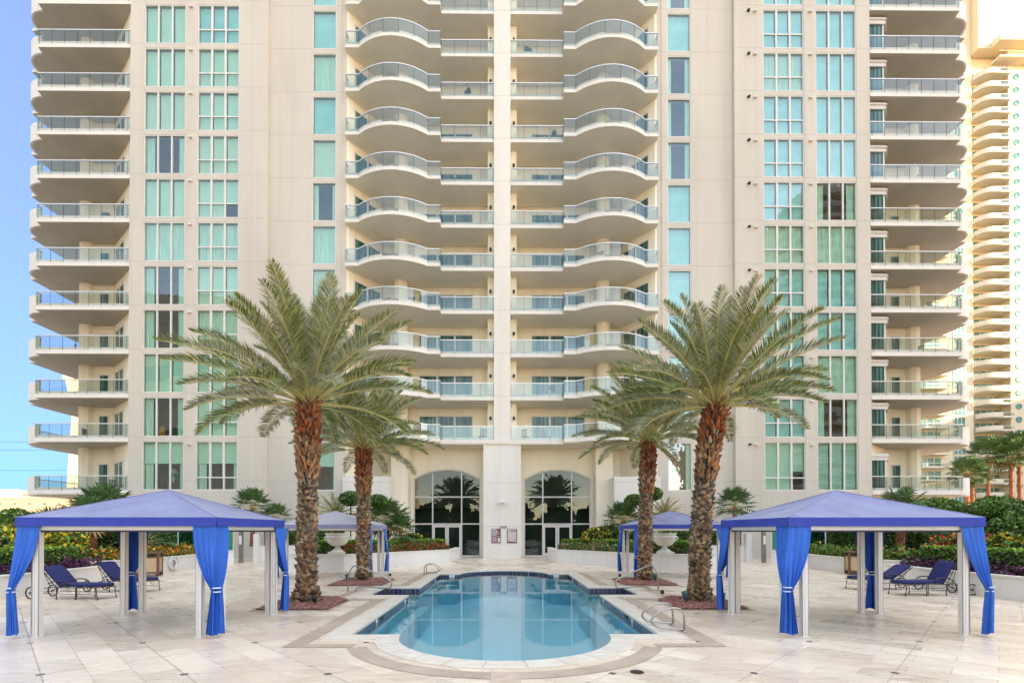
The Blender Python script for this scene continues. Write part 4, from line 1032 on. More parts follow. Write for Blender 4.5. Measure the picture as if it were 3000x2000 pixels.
clump('shrub', 'rust-coloured shrub at the right edge above the clipped shrub', 'shrub', (22.6, 20.6, 2.5), (.8, .7, .6), 2600, .13, [L['orange'], L['boot_mid'], L['hedge']], [.15, .55, .3], lumps=6)
def topiary(name, label, spots, group):
    c = spots[0]; t = thing('topiary', (c[0], c[1], .7), label, 'shrub', group)
    mb = MB()
    for x_, y_, z_, r in spots: mb.tube([(c[0], c[1], .7), ((x_ + c[0]) / 2, y_, z_ - .9), (x_, y_, z_ - r * .5)], .04, 6)
    mb.build('trunk', L['trunk'], t)
    for x_, y_, z_, r in spots:
        mb = MB(); d = rng.normal(size=(900, 3)); d /= np.linalg.norm(d, axis=1)[:, None]
        mb.leaves(np.array([x_, y_, z_]) + d * np.array([r * 1.25, r, r * .8]) * rng.uniform(.9, 1.05, (900, 1)), .09)
        mb.lathe([(.05, z_ - r * .65), (r * .95, z_ - r * .3), (r * 1.0, z_ + r * .3), (.05, z_ + r * .66)], (x_, y_), 10, 1); mb.build('crown', [L['hedge'], L['core']], t)
topiary('topiary', 'cloud-pruned shrub with two round heads behind the far left palm trunk', [(-9.2, 30.5, 4.0, .55), (-7.6, 30.5, 3.85, .48)], 'cloud-pruned shrubs')
topiary('topiary', 'cloud-pruned shrub showing left of the far right palm trunk', [(9.0, 30.5, 4.3, .5), (7.9, 30.5, 3.9, .45)], 'cloud-pruned shrubs')
# ------------------------------------------------------------------ fan palms, sagos
def fan_leaf(mb, o, d, L_, r, n=14, mi=0):
    d = d.normalized(); side = d.cross(Vector((0, 0, 1))); side = side.normalized() if side.length > .05 else Vector((1, 0, 0)); up = side.cross(d)
    tip = o + d * L_; mb.tube([o, o + d * L_ * .5 + Vector((0, 0, .02)), tip], .012, 4, 3)
    vs = []; fs = []
    for i in range(n):
        a = R(-115 + 230 * i / (n - 1)); da = R(230 / (n - 1) * .42)
        dd = d * math.cos(a) + side * math.sin(a); rr = r * (.72 + .28 * math.cos(a * .8)) * random.uniform(.9, 1.05)
        w = dd.cross(up) * rr * .075; droop = Vector((0, 0, -rr * random.uniform(.05, .3)))
        m1 = tip + dd * rr * .55 + up * .02
        k = len(vs); vs += [tip, m1 + w, tip + dd * rr + droop, m1 - w]; fs.append((k, k + 1, k + 2, k + 3))
    mb.add(vs, fs, mi)
def fan_palm(label, x_, y_, z0, zt, r, trunk_r=.0, nl=26, group=None, red=True, boots=False):
    t = thing('fan_palm', (x_, y_, z0), label, 'palm', group)
    if zt - z0 > .4:
        mb = MB(); mb.tube([(x_, y_, z0), (x_ + .05, y_, (z0 + zt) / 2), (x_, y_, zt)], [trunk_r * 1.15, trunk_r, trunk_r * .9], 10)
        if boots:
            for i in range(160):
                z_ = z0 + (zt - z0) * random.random(); a = random.uniform(0, 6.28)
                c = Vector((x_ + trunk_r * .9 * math.cos(a), y_ + trunk_r * .9 * math.sin(a), z_)); o_ = Vector((math.cos(a), math.sin(a), 0)); sd = Vector((-math.sin(a), math.cos(a), 0))
                mb.add([c - sd * .07, c + sd * .07, c + o_ * .10 + Vector((0, 0, .12)), c + Vector((0, 0, .14))], [(0, 1, 2), (0, 2, 3), (1, 3, 2)], 0)
        mb.build('trunk', L['trunk_red'] if red else L['trunk'], t)
    mb = MB()
    for i in range(nl):
        a = i * 2.399963; e = R(80 - 115 * (i / nl) ** .9)
        d = Vector((math.cos(a) * math.cos(e), math.sin(a) * math.cos(e), math.sin(e)))
        fan_leaf(mb, Vector((x_, y_, zt)), d, r * .55, r * .5, mi=(1 if (i > nl * .85 and random.random() < .6) else 0))
    mb.build('crown', [L['fan'], L['fan_dry'], L['fan'], L['rachis']], t); return t
fan_palm('short fan palm above the roof of the left cabana, near the big wing wall', -17.0, 34.3, 1.0, 3.6, 1.6, .14, 30)
fan_palm('smaller fan palm tucked beside the taller one between the two left cabanas', -15.2, 34.0, 1.0, 2.9, 1.2, .12, 24)
fan_palm('spiky fan palm behind the far left end of the left cabana roof', -23.5, 30, .6, 3.2, 1.9, .15, 30)
fan_palm('broad fan palm bush beside the left entrance window', -7.2, 31.2, .7, 2.6, 1.7, .14, 36)
fan_palm('second fan palm bush in the flower bed left of the entrance', -6.3, 30.9, .7, 2.0, 1.3, .12, 28)
fan_palm('broad fan palm bush left of the far right cabana', 7.6, 32.0, .7, 2.7, 1.5, .14, 34)
fan_palm('round fan palm beside the near right palm trunk, against the wall', 15.6, 34.0, 1.0, 3.7, 1.6, .14, 32)
fan_palm('loose grey-green fan palm behind the left litter bin', -18.6, 26.5, .6, 1.5, 1.6, .12, 30)
fan_palm('leafy fan palm in the shade left of the back cabana post', -20.2, 22.8, .6, 1.9, 1.4, .12, 26)
for x_, y_, zt, rr, lb in ((53.6, 58, 8.7, 2.3, 'leftmost short fan palm before the far towers'), (54.9, 58.8, 8.3, 2.3, 'fan palm with a thick red trunk second from the left'), (58.0, 60, 10.9, 2.9, 'tallest thin fan palm before the far towers'),
        (59.8, 59, 10.6, 2.8, 'fan palm close to the right edge with a reddish trunk'), (61.8, 60, 11.6, 2.9, 'fan palm at the right border of the picture')):
    fan_palm(lb, x_, y_, 0, zt, rr, .26 if zt < 10 else .2, 34, 'fan palms in front of the far towers', True, True)
fan_palm('squat booted palm trunk under the left cabana roof', -19.4, 23.8, .6, 2.5, 1.5, .26, 20, None, True, True)
fan_palm('slim palm with a dark red trunk under the right cabana roof', 18.9, 23.9, .6, 3.0, 1.4, .13, 18, None, True, True)
fan_palm('slim palm leaning at the far left edge of the picture', -27.6, 26, .6, 4.2, 1.0, .12, 14, None, False)

def frond(mb, o, az, el, L_, droop, ll=.42, nleaf=58, mi=0, wid=.030, vee=38, curl=0.0, start=.16):
    ns = 12; pts = []; p = Vector(o); dirs = []
    for i in range(ns + 1):
        t = i / ns; e = el - droop * t ** 1.35; a = az + curl * t
        d = Vector((math.cos(a) * math.cos(e), math.sin(a) * math.cos(e), math.sin(e))); dirs.append(d); pts.append(p.copy()); p = p + d * (L_ / ns)
    mb.tube(pts, [.035 * (1 - .85 * i / ns) + .004 for i in range(ns + 1)], 5, 3)
    vs = []; fs = []
    for side in (-1, 1):
        for j in range(nleaf):
            t = start + (1 - start) * (j + random.random() * .6) / nleaf; k = min(int(t * ns), ns - 1); f = t * ns - k
            q = pts[k].lerp(pts[k + 1], f) if k < ns else pts[-1]; d = dirs[k].lerp(dirs[min(k + 1, ns)], f).normalized()
            sd = d.cross(Vector((0, 0, 1)));
            if sd.length < .1: sd = Vector((-math.sin(az), math.cos(az), 0))
            sd.normalize(); upv = sd.cross(d).normalized()
            l = ll * (math.sin(math.pi * min(1, (t - start) / (1 - start) * .86 + .12)) ** .6) * random.uniform(.85, 1.12)
            fw = .55 + .5 * t; va = R(vee + random.uniform(-26, 22))
            dd = (d * fw + (sd * side * math.cos(va) + upv * math.sin(va)) * 1.0).normalized()
            wv = d.cross(dd).normalized().cross(dd) * wid * random.uniform(.8, 1.2); tip = q + dd * l - Vector((0, 0, l * l * random.uniform(.0, .5)))
            mm = q + dd * l * .45; n0 = len(vs); vs += [q, mm + wv * .5, tip, mm - wv * .5]; fs.append((n0, n0 + 1, n0 + 2, n0 + 3))
    base = len(mb.f); mb.add(vs, fs, mi)
    for i in range(base, len(mb.f)):
        if random.random() < .22: mb.mi[i] = 1 if mi == 0 else 0
        elif random.random() < .06: mb.mi[i] = 2
def date_palm(label, x_, y_, ht, rb, crown_r, seed, lean=(0, 0), shift=(0, 0), nf=60, group='date palms around the pool'):
    random.seed(seed)
    t = thing('date_palm', (x_, y_, 0), label, 'palm', group)
    mb = MB(); n = 12
    def cen(z_): k = z_ / ht; return x_ + lean[0] * k * k, y_ + lean[1] * k * k
    def rad(z_):
        k = z_ / ht
        return rb * (1.36 - .5 * min(k / .09, 1) * .72 - .16 * k) if k < .62 else rb * (.90 + .16 * math.sin((k - .62) / .38 * math.pi * .9))
    N = 24
    mb.tube([(*cen(ht * i / N), ht * i / N) for i in range(N + 1)], [rad(ht * i / N) * .93 for i in range(N + 1)], 14, 3)
    row = 0; z_ = .03
    while z_ < ht:
        k = z_ / ht; r = rad(z_); cx, cy = cen(z_); per = 15
        for j in range(per):
            a = 2 * math.pi * (j + .5 * (row % 2)) / per + random.uniform(-.16, .16); w = r * math.pi / per * (random.uniform(.6, 1.0) if k > .6 else random.uniform(.9, 1.7)); zz = z_ + random.uniform(-.035, .035)
            o_ = Vector((math.cos(a), math.sin(a), 0)); sd = Vector((-math.sin(a), math.cos(a), 0)); U = Vector((0, 0, 1)); c = Vector((cx, cy, zz))
            out = random.choice((.01, .03, .05, .085)) * random.uniform(.7, 1.2) + (.04 if k > .62 else 0) + (.03 if k < .06 else 0); h = (random.uniform(.05, .12) if k > .6 else random.uniform(.025, .06)) * (1.25 if k > .62 else 1)
            b0 = c + o_ * r * .92; tp = c + o_ * (r + out) + U * h
            vs = [b0 - sd * w - U * .02, b0 + sd * w - U * .02, b0 + sd * w * .55 + o_ * out + U * h * .62, tp + sd * w * .12, tp - sd * w * .2, b0 - sd * w * .55 + o_ * out + U * h * .62, c + o_ * r * .85 + U * (h + .02), b0 + o_ * out * .5 - U * .055]
            red = random.random() < (.85 if k > .86 else .6 if k > .62 else .18)
            mb.add(vs, [(0, 7, 1, 2, 5), (5, 2, 3, 4), (1, 6, 3, 2), (6, 0, 5, 4), (4, 3, 6), (0, 6, 7), (1, 7, 6)], 0 if (red and k > .80) else (2 if red or (k > .62 and random.random() < .5) else (5 if random.random() < .45 else 1)))
        z_ += .085 if k > .6 else .06; row += 1
    mb.build('trunk', [L['boot_red'], L['boot_grey'], L['boot_mid'], L['trunk'], L['trunk'], L['boot_dark']], t)
    mb = MB(); cx, cy = cen(ht); s0 = crown_r
    for i in range(60):    # cut leaf stubs under the crown
        a = i * 2.4 + random.uniform(-.2, .2); e = R(random.uniform(35, 75)); d = Vector((math.cos(a) * math.cos(e), math.sin(a) * math.cos(e), math.sin(e)))
        o_ = Vector((cx + rb * .7 * math.cos(a), cy + rb * .7 * math.sin(a), ht - random.uniform(.0, .45))); mb.tube([o_, o_ + d * random.uniform(.15, .42)], [.045, .022], 5, 4)
    for i in range(nf):
        a = i * 2.399963 + random.uniform(-.15, .15); k = i / nf
        e = R(86 - 84 * k ** .85 + random.uniform(-7, 7)); L_ = s0 * (.84 + .16 * math.sin(k * 3)) * random.uniform(.88, 1.08) * 1.12
        o_ = Vector((cx + rb * .35 * math.cos(a), cy + rb * .35 * math.sin(a), ht - .05 + .25 * (1 - k)))
        sh = shift[0] * math.cos(a) * .1
        frond(mb, o_, a, e, L_ * (1 + sh), R(14 + 34 * k + random.uniform(-8, 10)), ll=.58 * s0 / 3.4, nleaf=int(125 * s0 / 3.4), start=.26, mi=0 if random.random() < .55 else 1, curl=random.uniform(-.25, .25), wid=.026)
    if seed == 31:
        for az_, el_ in ((-.5, -35), (-.9, -25)): frond(mb, Vector((cx + .15, cy - .2, ht - .15)), az_, R(el_), s0 * .62, R(48), ll=.2, nleaf=60, mi=4, vee=-30, wid=.02)
    for i in range(5):     # yellowed flower stalk remains
        a = random.uniform(0, 6.28); e = R(random.uniform(50, 75)); frond(mb, Vector((cx, cy, ht)), a, e, s0 * .42, R(70), ll=.22, nleaf=26, mi=2, start=.5)
    mb.build('crown', [L['frond'], L['frond_grey'], L['frond_dry'], L['rachis'], L['boot_mid']], t)
    return t
date_palm('tall date palm nearest the camera on the left of the pool', -5.72, 14.75, 5.75, .275, 3.2, 11, (.05, 0))
date_palm('tall date palm nearest the camera on the right of the pool', 5.72, 14.75, 5.72, .285, 3.05, 5, (.5, 0))
date_palm('shorter date palm farther back on the left of the pool', -5.78, 20.95, 5.45, .265, 2.9, 23, (-.02, 0), nf=54)
date_palm('shorter date palm farther back on the right of the pool', 5.85, 20.9, 5.75, .265, 2.9, 31, (.2, 0), nf=54)
# sago palms behind
def sago(label, x_, y_, z_, r, dry=False):
    t = thing('sago_palm', (x_, y_, z_ - .4), label, 'palm'); mb = MB(); mb.tube([(x_, y_, .7), (x_, y_, z_)], .14, 8); mb.build('trunk', L['trunk'], t)
    mb = MB()
    for i in range(34):
        a = i * 2.4; e = R(75 - 70 * i / 34); frond(mb, Vector((x_, y_, z_)), a, e, r, R(40), ll=.2, nleaf=26, mi=0, vee=15, wid=.03, start=.1)
    mb.build('crown', [L['fan'] if not dry else L['frond_dry'], L['fan'], L['fan_dry'], L['rachis']], t)
sago('dark sago palm above the grey roof of the far left cabana', -10.3, 31.0, 3.0, 1.7)
sago('yellowing sago palm above the roof of the far right cabana', 9.9, 31.0, 2.9, 1.5, True)

# ================================================================== GRAVEL BEDS, UPLIGHTS
M['gravel_base'] = mat('gravel_base', (.20, .085, .065), .95, .35, 25, bump=.6, bscale=60, bdist=.02)
G1 = leafm('stone_pink', (.36, .17, .14), .45); G2 = leafm('stone_red', (.24, .085, .065), .45)
def gravel(label, poly):
    mb = MB(); mb.add([(x_, y_, .02) for x_, y_ in poly], [tuple(range(len(poly)))], 0)
    xs = [p[0] for p in poly]; ys = [p[1] for p in poly]; n = 0
    def inside(x_, y_):
        c = False; j = len(poly) - 1
        for i in range(len(poly)):
            if (poly[i][1] > y_) != (poly[j][1] > y_) and x_ < (poly[j][0] - poly[i][0]) * (y_ - poly[i][1]) / (poly[j][1] - poly[i][1]) + poly[i][0]: c = not c
            j = i
        return c
    while n < 2600:
        x_, y_ = random.uniform(min(xs), max(xs)), random.uniform(min(ys), max(ys))
        if not inside(x_, y_): continue
        r = random.uniform(.018, .038); h = random.uniform(.02, .05); a = random.uniform(0, 6.28); z_ = .03 + random.random() * .03
        vs = [(x_ + r * math.cos(a + q), y_ + r * math.sin(a + q) * .8, z_) for q in (0, 1.6, 3.1, 4.7)] + [(x_, y_, z_ + h * .6)]
        mb.add(vs, [(0, 1, 4), (1, 2, 4), (2, 3, 4), (3, 0, 4)], 1 + (random.random() < .5)); n += 1
    tag(mb.build('gravel_bed', [M['gravel_base'], G1, G2], loc=(sum(xs) / len(xs), sum(ys) / len(ys), 0)), label, 'gravel', kind='stuff')
    mb = MB(); ring([(p[0] + (p[0] - sum(xs) / len(xs)) * .10, p[1] + (p[1] - sum(ys) / len(ys)) * .10) for p in poly], poly, .0, .012, mb); struct(mb.build('stone_border', M['band'], loc=(sum(xs) / len(xs), sum(ys) / len(ys), 0)))
for s, nm in ((-1, 'left'), (1, 'right')):
    pl = mp([(6.45, 13.2), (4.6, 13.2), (4.6, 15.05), (5.2, 15.75), (6.6, 15.75)], s); gravel('reddish gravel around the near %s palm trunk' % nm, pl[::s])
    pl = mp([(6.6, 18.95), (4.6, 19.45 - .4), (4.6, 21.3), (5.2, 21.9), (6.7, 21.9)], s); gravel('reddish gravel around the far %s palm trunk' % nm, pl[::s])
def uplight(label, x_, y_, tilt, az, mt='green_metal', h=.26, r=.075):
    t = thing('uplight', (x_, y_, .03), label, 'garden light', 'spotlights in the gravel')
    X = Matrix.Translation((x_, y_, .12)) @ Matrix.Rotation(R(az), 4, 'Z') @ Matrix.Rotation(R(tilt), 4, 'Y')
    mb = MB(X); mb.lathe([(.02, -.02), (r * .6, 0), (r * .95, .06), (r, h * .7), (r * 1.1, h), (r * .9, h - .01)], (0, 0), 14); mb.build('lamp_head', M[mt], t, smooth=True)
    mb = MB(); mb.tube([(x_, y_, .0), (x_, y_, .16)], .015, 6); mb.build('stake', M['black'], t)
uplight('green spotlight leaning against the near left palm trunk', -5.95, 13.95, 18, 200); uplight('small dark spotlight on the right foot of the near left palm', -5.2, 14.0, -14, 60, 'black', .15)
uplight('pale green spotlight at the front right of the near right palm', 6.0, 13.85, 8, 20); uplight('dark green spotlight on the left foot of the near right palm', 5.15, 14.2, 14, 160)
uplight('dark spotlight leaning on the left side of the far left palm', -6.1, 20.0, 20, 200); uplight('pale green spotlight in front of the far right palm', 6.0, 20.0, 6, 20)
def pathlight(label, x_, y_):
    t = thing('path_light', (x_, y_, 0), label, 'garden light', 'low black lights on stakes'); mb = MB(); mb.tube([(x_, y_, 0), (x_, y_, .22)], .014, 6); mb.build('stake', M['alu'], t)
    mb = MB(); mb.lathe([(.045, .2), (.055, .22), (.055, .30), (.04, .315)], (x_, y_), 12); mb.build('lamp_head', M['black'], t)
pathlight('small black light head on a stake by the far left gravel', -4.68, 20.9); pathlight('small black light on a stake by the far right gravel', 4.75, 20.6); pathlight('small black light on a stake behind the near right handrails', 4.72, 15.0)

# ================================================================== POOL RAILS
def rnd(pts, n=5, r=.12):
    P = [Vector(p) for p in pts]; out = [P[0]]
    for i in range(1, len(P) - 1):
        a = (P[i - 1] - P[i]); b_ = (P[i + 1] - P[i]); ra = min(r, a.length * .45); rb_ = min(r, b_.length * .45)
        p0 = P[i] + a.normalized() * ra; p1 = P[i] + b_.normalized() * rb_
        for k in range(n + 1): t = k / n; out.append(p0 * (1 - t) ** 2 + P[i] * 2 * t * (1 - t) + p1 * t * t)
    out.append(P[-1]); return out
for s, nm in ((-1, 'left'), (1, 'right')):
    t = thing('pool_handrail', (s * 5.3, 17.35, 0), 'long sloping steel handrail beside the %s pool alcove' % nm, 'handrail', 'steel pool handrails')
    pr = [(5.33, .0), (5.30, .62), (5.12, .90), (4.9, .84), (4.1, .50), (3.82, .34), (3.85, .12), (4.1, .10), (4.8, .17), (5.03, .12), (5.07, 0)]
    mb = MB(); mb.tube(rnd([(s * a, 17.35, z_) for a, z_ in pr]), .024, 8); mb.build('tube', M['chrome'], t, smooth=True)
    for a in (5.33, 5.07): mb = MB(); mb.lathe([(.05, .0), (.05, .02), (.03, .035)], (s * a, 17.35), 12); mb.build('base_plate', M['chrome'], t)
D = [(3.66, 0), (3.66, .34), (3.60, .47), (3.42, .50), (3.15, .42), (3.0, .30), (2.98, .18), (3.12, .09), (3.60, .055), (3.655, .05)]
for s, ys, lb in ((1, (10.35, 11.05), ('front D-shaped steel grab rail at the right pool edge', 'rear D-shaped steel grab rail at the right pool edge')), (-1, (23.7, 24.4), ('front D-shaped steel grab rail at the far left pool corner', 'rear D-shaped steel grab rail at the far left pool corner'))):
    for y_, l_ in zip(ys, lb):
        t = thing('grab_rail', (s * 3.66, y_, 0), l_, 'handrail', 'D-shaped grab rails'); mb = MB(); dx = .05 if s > 0 else -.05
        mb.tube(rnd([(s * a + dx, y_, z_) for a, z_ in D], r=.09), .022, 8); mb.build('tube', M['chrome'], t, smooth=True)
        mb = MB(); mb.lathe([(.05, .0), (.05, .02), (.03, .035)], (s * 3.66 + dx, y_), 12); mb.build('base_plate', M['chrome'], t)

# ================================================================== CABANAS
def curtain(mb, corner, dx, dy, zt, zb, ztie, tiep, arm=.44, folds=7, flare=.26, amp=.036, ph=0):
    """L-shaped gathered curtain wrapped round a corner; dx, dy = signs pointing along the two sides (inward)"""
    N = 56; K = 30; vs = []
    for k in range(K + 1):
        z = zt + (zb - zt) * k / K
        if z >= ztie: u = (z - ztie) / (zt - ztie); w = .10 + .90 * u ** .72
        else: u = (ztie - z) / (ztie - zb); w = .10 + flare * u ** .7
        for i in range(N + 1):
            q = i / N; L_ = (q - .5) * 2
            if L_ < 0: p = Vector((corner[0] + dx * arm * -L_, corner[1])); nrm = Vector((0, -dy))
            else: p = Vector((corner[0], corner[1] + dy * arm * L_)); nrm = Vector((-dx, 0))
            if abs(L_) < .12: nrm = Vector((-dx, -dy)).normalized()
            a = amp * (.35 + .75 * (1 - w)) * (1 if z > ztie else 1.5)
            c = Vector(tiep).lerp(Vector((corner[0], corner[1])), max(0, (z - ztie) / (zt - ztie)) * .6) if z > ztie else Vector(tiep)
            pw = c + (p - Vector((corner[0] + dx * .02, corner[1] + dy * .02))) * w + nrm * (.04 + a * math.sin(q * folds * 2 * math.pi + ph + .6 * math.sin(z * 3)))
            if z <= ztie: pw = pw
            blend = max(0.0, (z - ztie) / (zt - ztie)) ** .6 if z > ztie else 0
            p_top = p + nrm * (a * .5 * math.sin(q * folds * 2 * math.pi + ph))
            pw = pw.lerp(p_top, blend ** 2)
            vs.append((pw.x, pw.y, z + (.015 * math.sin(q * 9 + ph) if k == K else 0)))
    fs = [(k * (N + 1) + i, k * (N + 1) + i + 1, (k + 1) * (N + 1) + i + 1, (k + 1) * (N + 1) + i) for k in range(K) for i in range(N)]
    mb.add(vs, fs)
def cabana(label, x0, x1, y0, y1, canvas_m, val_m, cur_m, apex=2.98, ph=0):
    cx, cy = (x0 + x1) / 2, (y0 + y1) / 2; t = thing('cabana', (cx, cy, 0), label, 'cabana', 'blue pool cabanas')
    zt, zv = 2.335, 2.165
    mb = MB(); K = 14; vs = []; idx = {}
    def P_(i, j):   # grid over roof with slight sag between hips
        u, v = i / K * 2 - 1, j / K * 2 - 1; r = max(abs(u), abs(v)); h = zt + (apex - zt) * (1 - r) - .05 * math.sin(math.pi * r) ** 1.0 * (1 - .9 * (min(abs(u), abs(v)) / (r + 1e-6)) ** 2)
        h += .006 * math.sin(u * 11 + ph) * math.sin(v * 9); 
        return (cx + u * (x1 - x0) / 2, cy + v * (y1 - y0) / 2, h)
    for j in range(K + 1):
        for i in range(K + 1): vs.append(P_(i, j))
    fs = []
    for j in range(K):
        for i in range(K):
            a, b_, c, d = j * (K + 1) + i, j * (K + 1) + i + 1, (j + 1) * (K + 1) + i + 1, (j + 1) * (K + 1) + i
            u, v = (i + .5) / K - .5, (j + .5) / K - .5
            if u * v > 0: fs += [(a, b_, c), (a, c, d)]
            else: fs += [(a, b_, d), (b_, c, d)]
    mb.add(vs, fs); cn = mb.build('canopy', canvas_m, t)
    mb = MB()      # hip seams
    for sx, sy in ((0, 0), (K, 0), (0, K), (K, K)):
        pts = []
        for q in range(0, K // 2 + 1):
            i = q if sx == 0 else K - q; j = q if sy == 0 else K - q; x_, y_, z_ = P_(i, j); pts.append((x_, y_, z_ + .004))
        mb.tube(pts, .009, 5)
    mb.build('seam', canvas_m, cn)
    mb = MB(); e = .012; n = 16
    per = [(x0, y0), (x1, y0), (x1, y1), (x0, y1)]
    for q in range(4):
        a, b_ = Vector(per[q]), Vector(per[(q + 1) % 4]); d = (b_ - a).normalized(); nn = Vector((d.y, -d.x)); vs = []
        for i in range(n + 1):
            t_ = i / n; p = a.lerp(b_, t_); wob = .006 * math.sin(t_ * 17 + q + ph); sag = .012 * math.sin(math.pi * t_)
            vs += [tuple(p + nn * .0) + (zt + .002,), tuple(p + nn * (.012 + wob)) + (zv - sag * .4,)]
        mb.add(vs, [(2 * i, 2 * i + 2, 2 * i + 3, 2 * i + 1) for i in range(n)])
    mb.build('valance', val_m, t)
    for (a, c) in ((per[0], per[1]), (per[2], per[3])):
        xa, xb = sorted((a[0], c[0])); y_ = a[1] + (.10 if a[1] < cy else -.10)
        mb = MB(); mb.box(xa + .12, xb - .12, y_ - .035, y_ + .035, 2.085, 2.19); mb.build('beam', M['alu'], t)
        mb = MB(); mb.box(xa + .2, xb - .2, y_ - .02, y_ + .05, 2.05, 2.083); mb.build('curtain_track', M['alu_dark'], t)
    for xx, d in ((x0, .10), (x1, -.10)):
        mb = MB(); mb.box(xx + d - .035, xx + d + .035, y0 + .14, y1 - .14, 2.085, 2.19); mb.build('beam', M['alu'], t)
        mb = MB(); mb.box(xx + d - .02, xx + d + .05, y0 + .2, y1 - .2, 2.05, 2.083); mb.build('curtain_track', M['alu_dark'], t)
    for i, (px, py) in enumerate(per):
        dx = 1 if px < cx else -1; dy = 1 if py < cy else -1
        for (ox, oy) in ((.36, .10), (.10, .36)):
            x_, y_ = px + dx * ox, py + dy * oy; w = .058
            mb = MB(); mb.box(x_ - w, x_ + w, y_ - w, y_ + w, 0.0, 2.085); mb.box(x_ - w - .01, x_ + w + .01, y_ - w - .01, y_ + w + .01, 0, .012)
            po = mb.build('post', M['alu'], t)
            mb = MB(); mb.box(x_ - w - .004, x_ - w + .006, y_ - w - .003, y_ - w + .012, .02, 2.08); mb.box(x_ + w - .006, x_ + w + .004, y_ - w - .003, y_ - w + .012, .02, 2.08)
            mb.box(x_ - .012, x_ - .008, y_ - w - .002, y_ - w + .01, .02, 2.08)
            mb.build('channel', M['channel'], po)
        tie = (px - dx * .02, py - dy * .02); zti = .93 if i < 2 else .98
        mb = MB(); curtain(mb, (px + dx * .02, py + dy * .02), dx, dy, 2.18, .07, zti, tie, folds=7 + i % 2, ph=ph + i * 1.7)
        cu = mb.build('curtain', cur_m, t, smooth=True)
        mb = MB(); tcx, tcy = tie[0] - dx * .008, tie[1] - dy * .008
        for z_ in (zti - .045, zti + .03): mb.lathe([(.078, z_), (.083, z_ + .008), (.078, z_ + .022)], (tcx, tcy), 18)
        mb.build('tie_band', M['tie'], cu)
cabana('large blue cabana at the front left with a lavender roof', -9.46, -5.58, 9.86, 12.92, M['canvas'], M['val'], M['blue'])
cabana('large blue cabana at the front right above two sun loungers', 5.58, 9.48, 9.86, 12.92, M['canvas'], M['val'], M['blue'], ph=2)
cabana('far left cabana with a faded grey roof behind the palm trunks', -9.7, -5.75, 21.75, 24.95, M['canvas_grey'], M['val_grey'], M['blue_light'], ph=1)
cabana('far right cabana with a blue roof in front of the stone urn', 5.75, 9.7, 21.75, 24.95, M['canvas'], M['val'], M['blue'], ph=3)

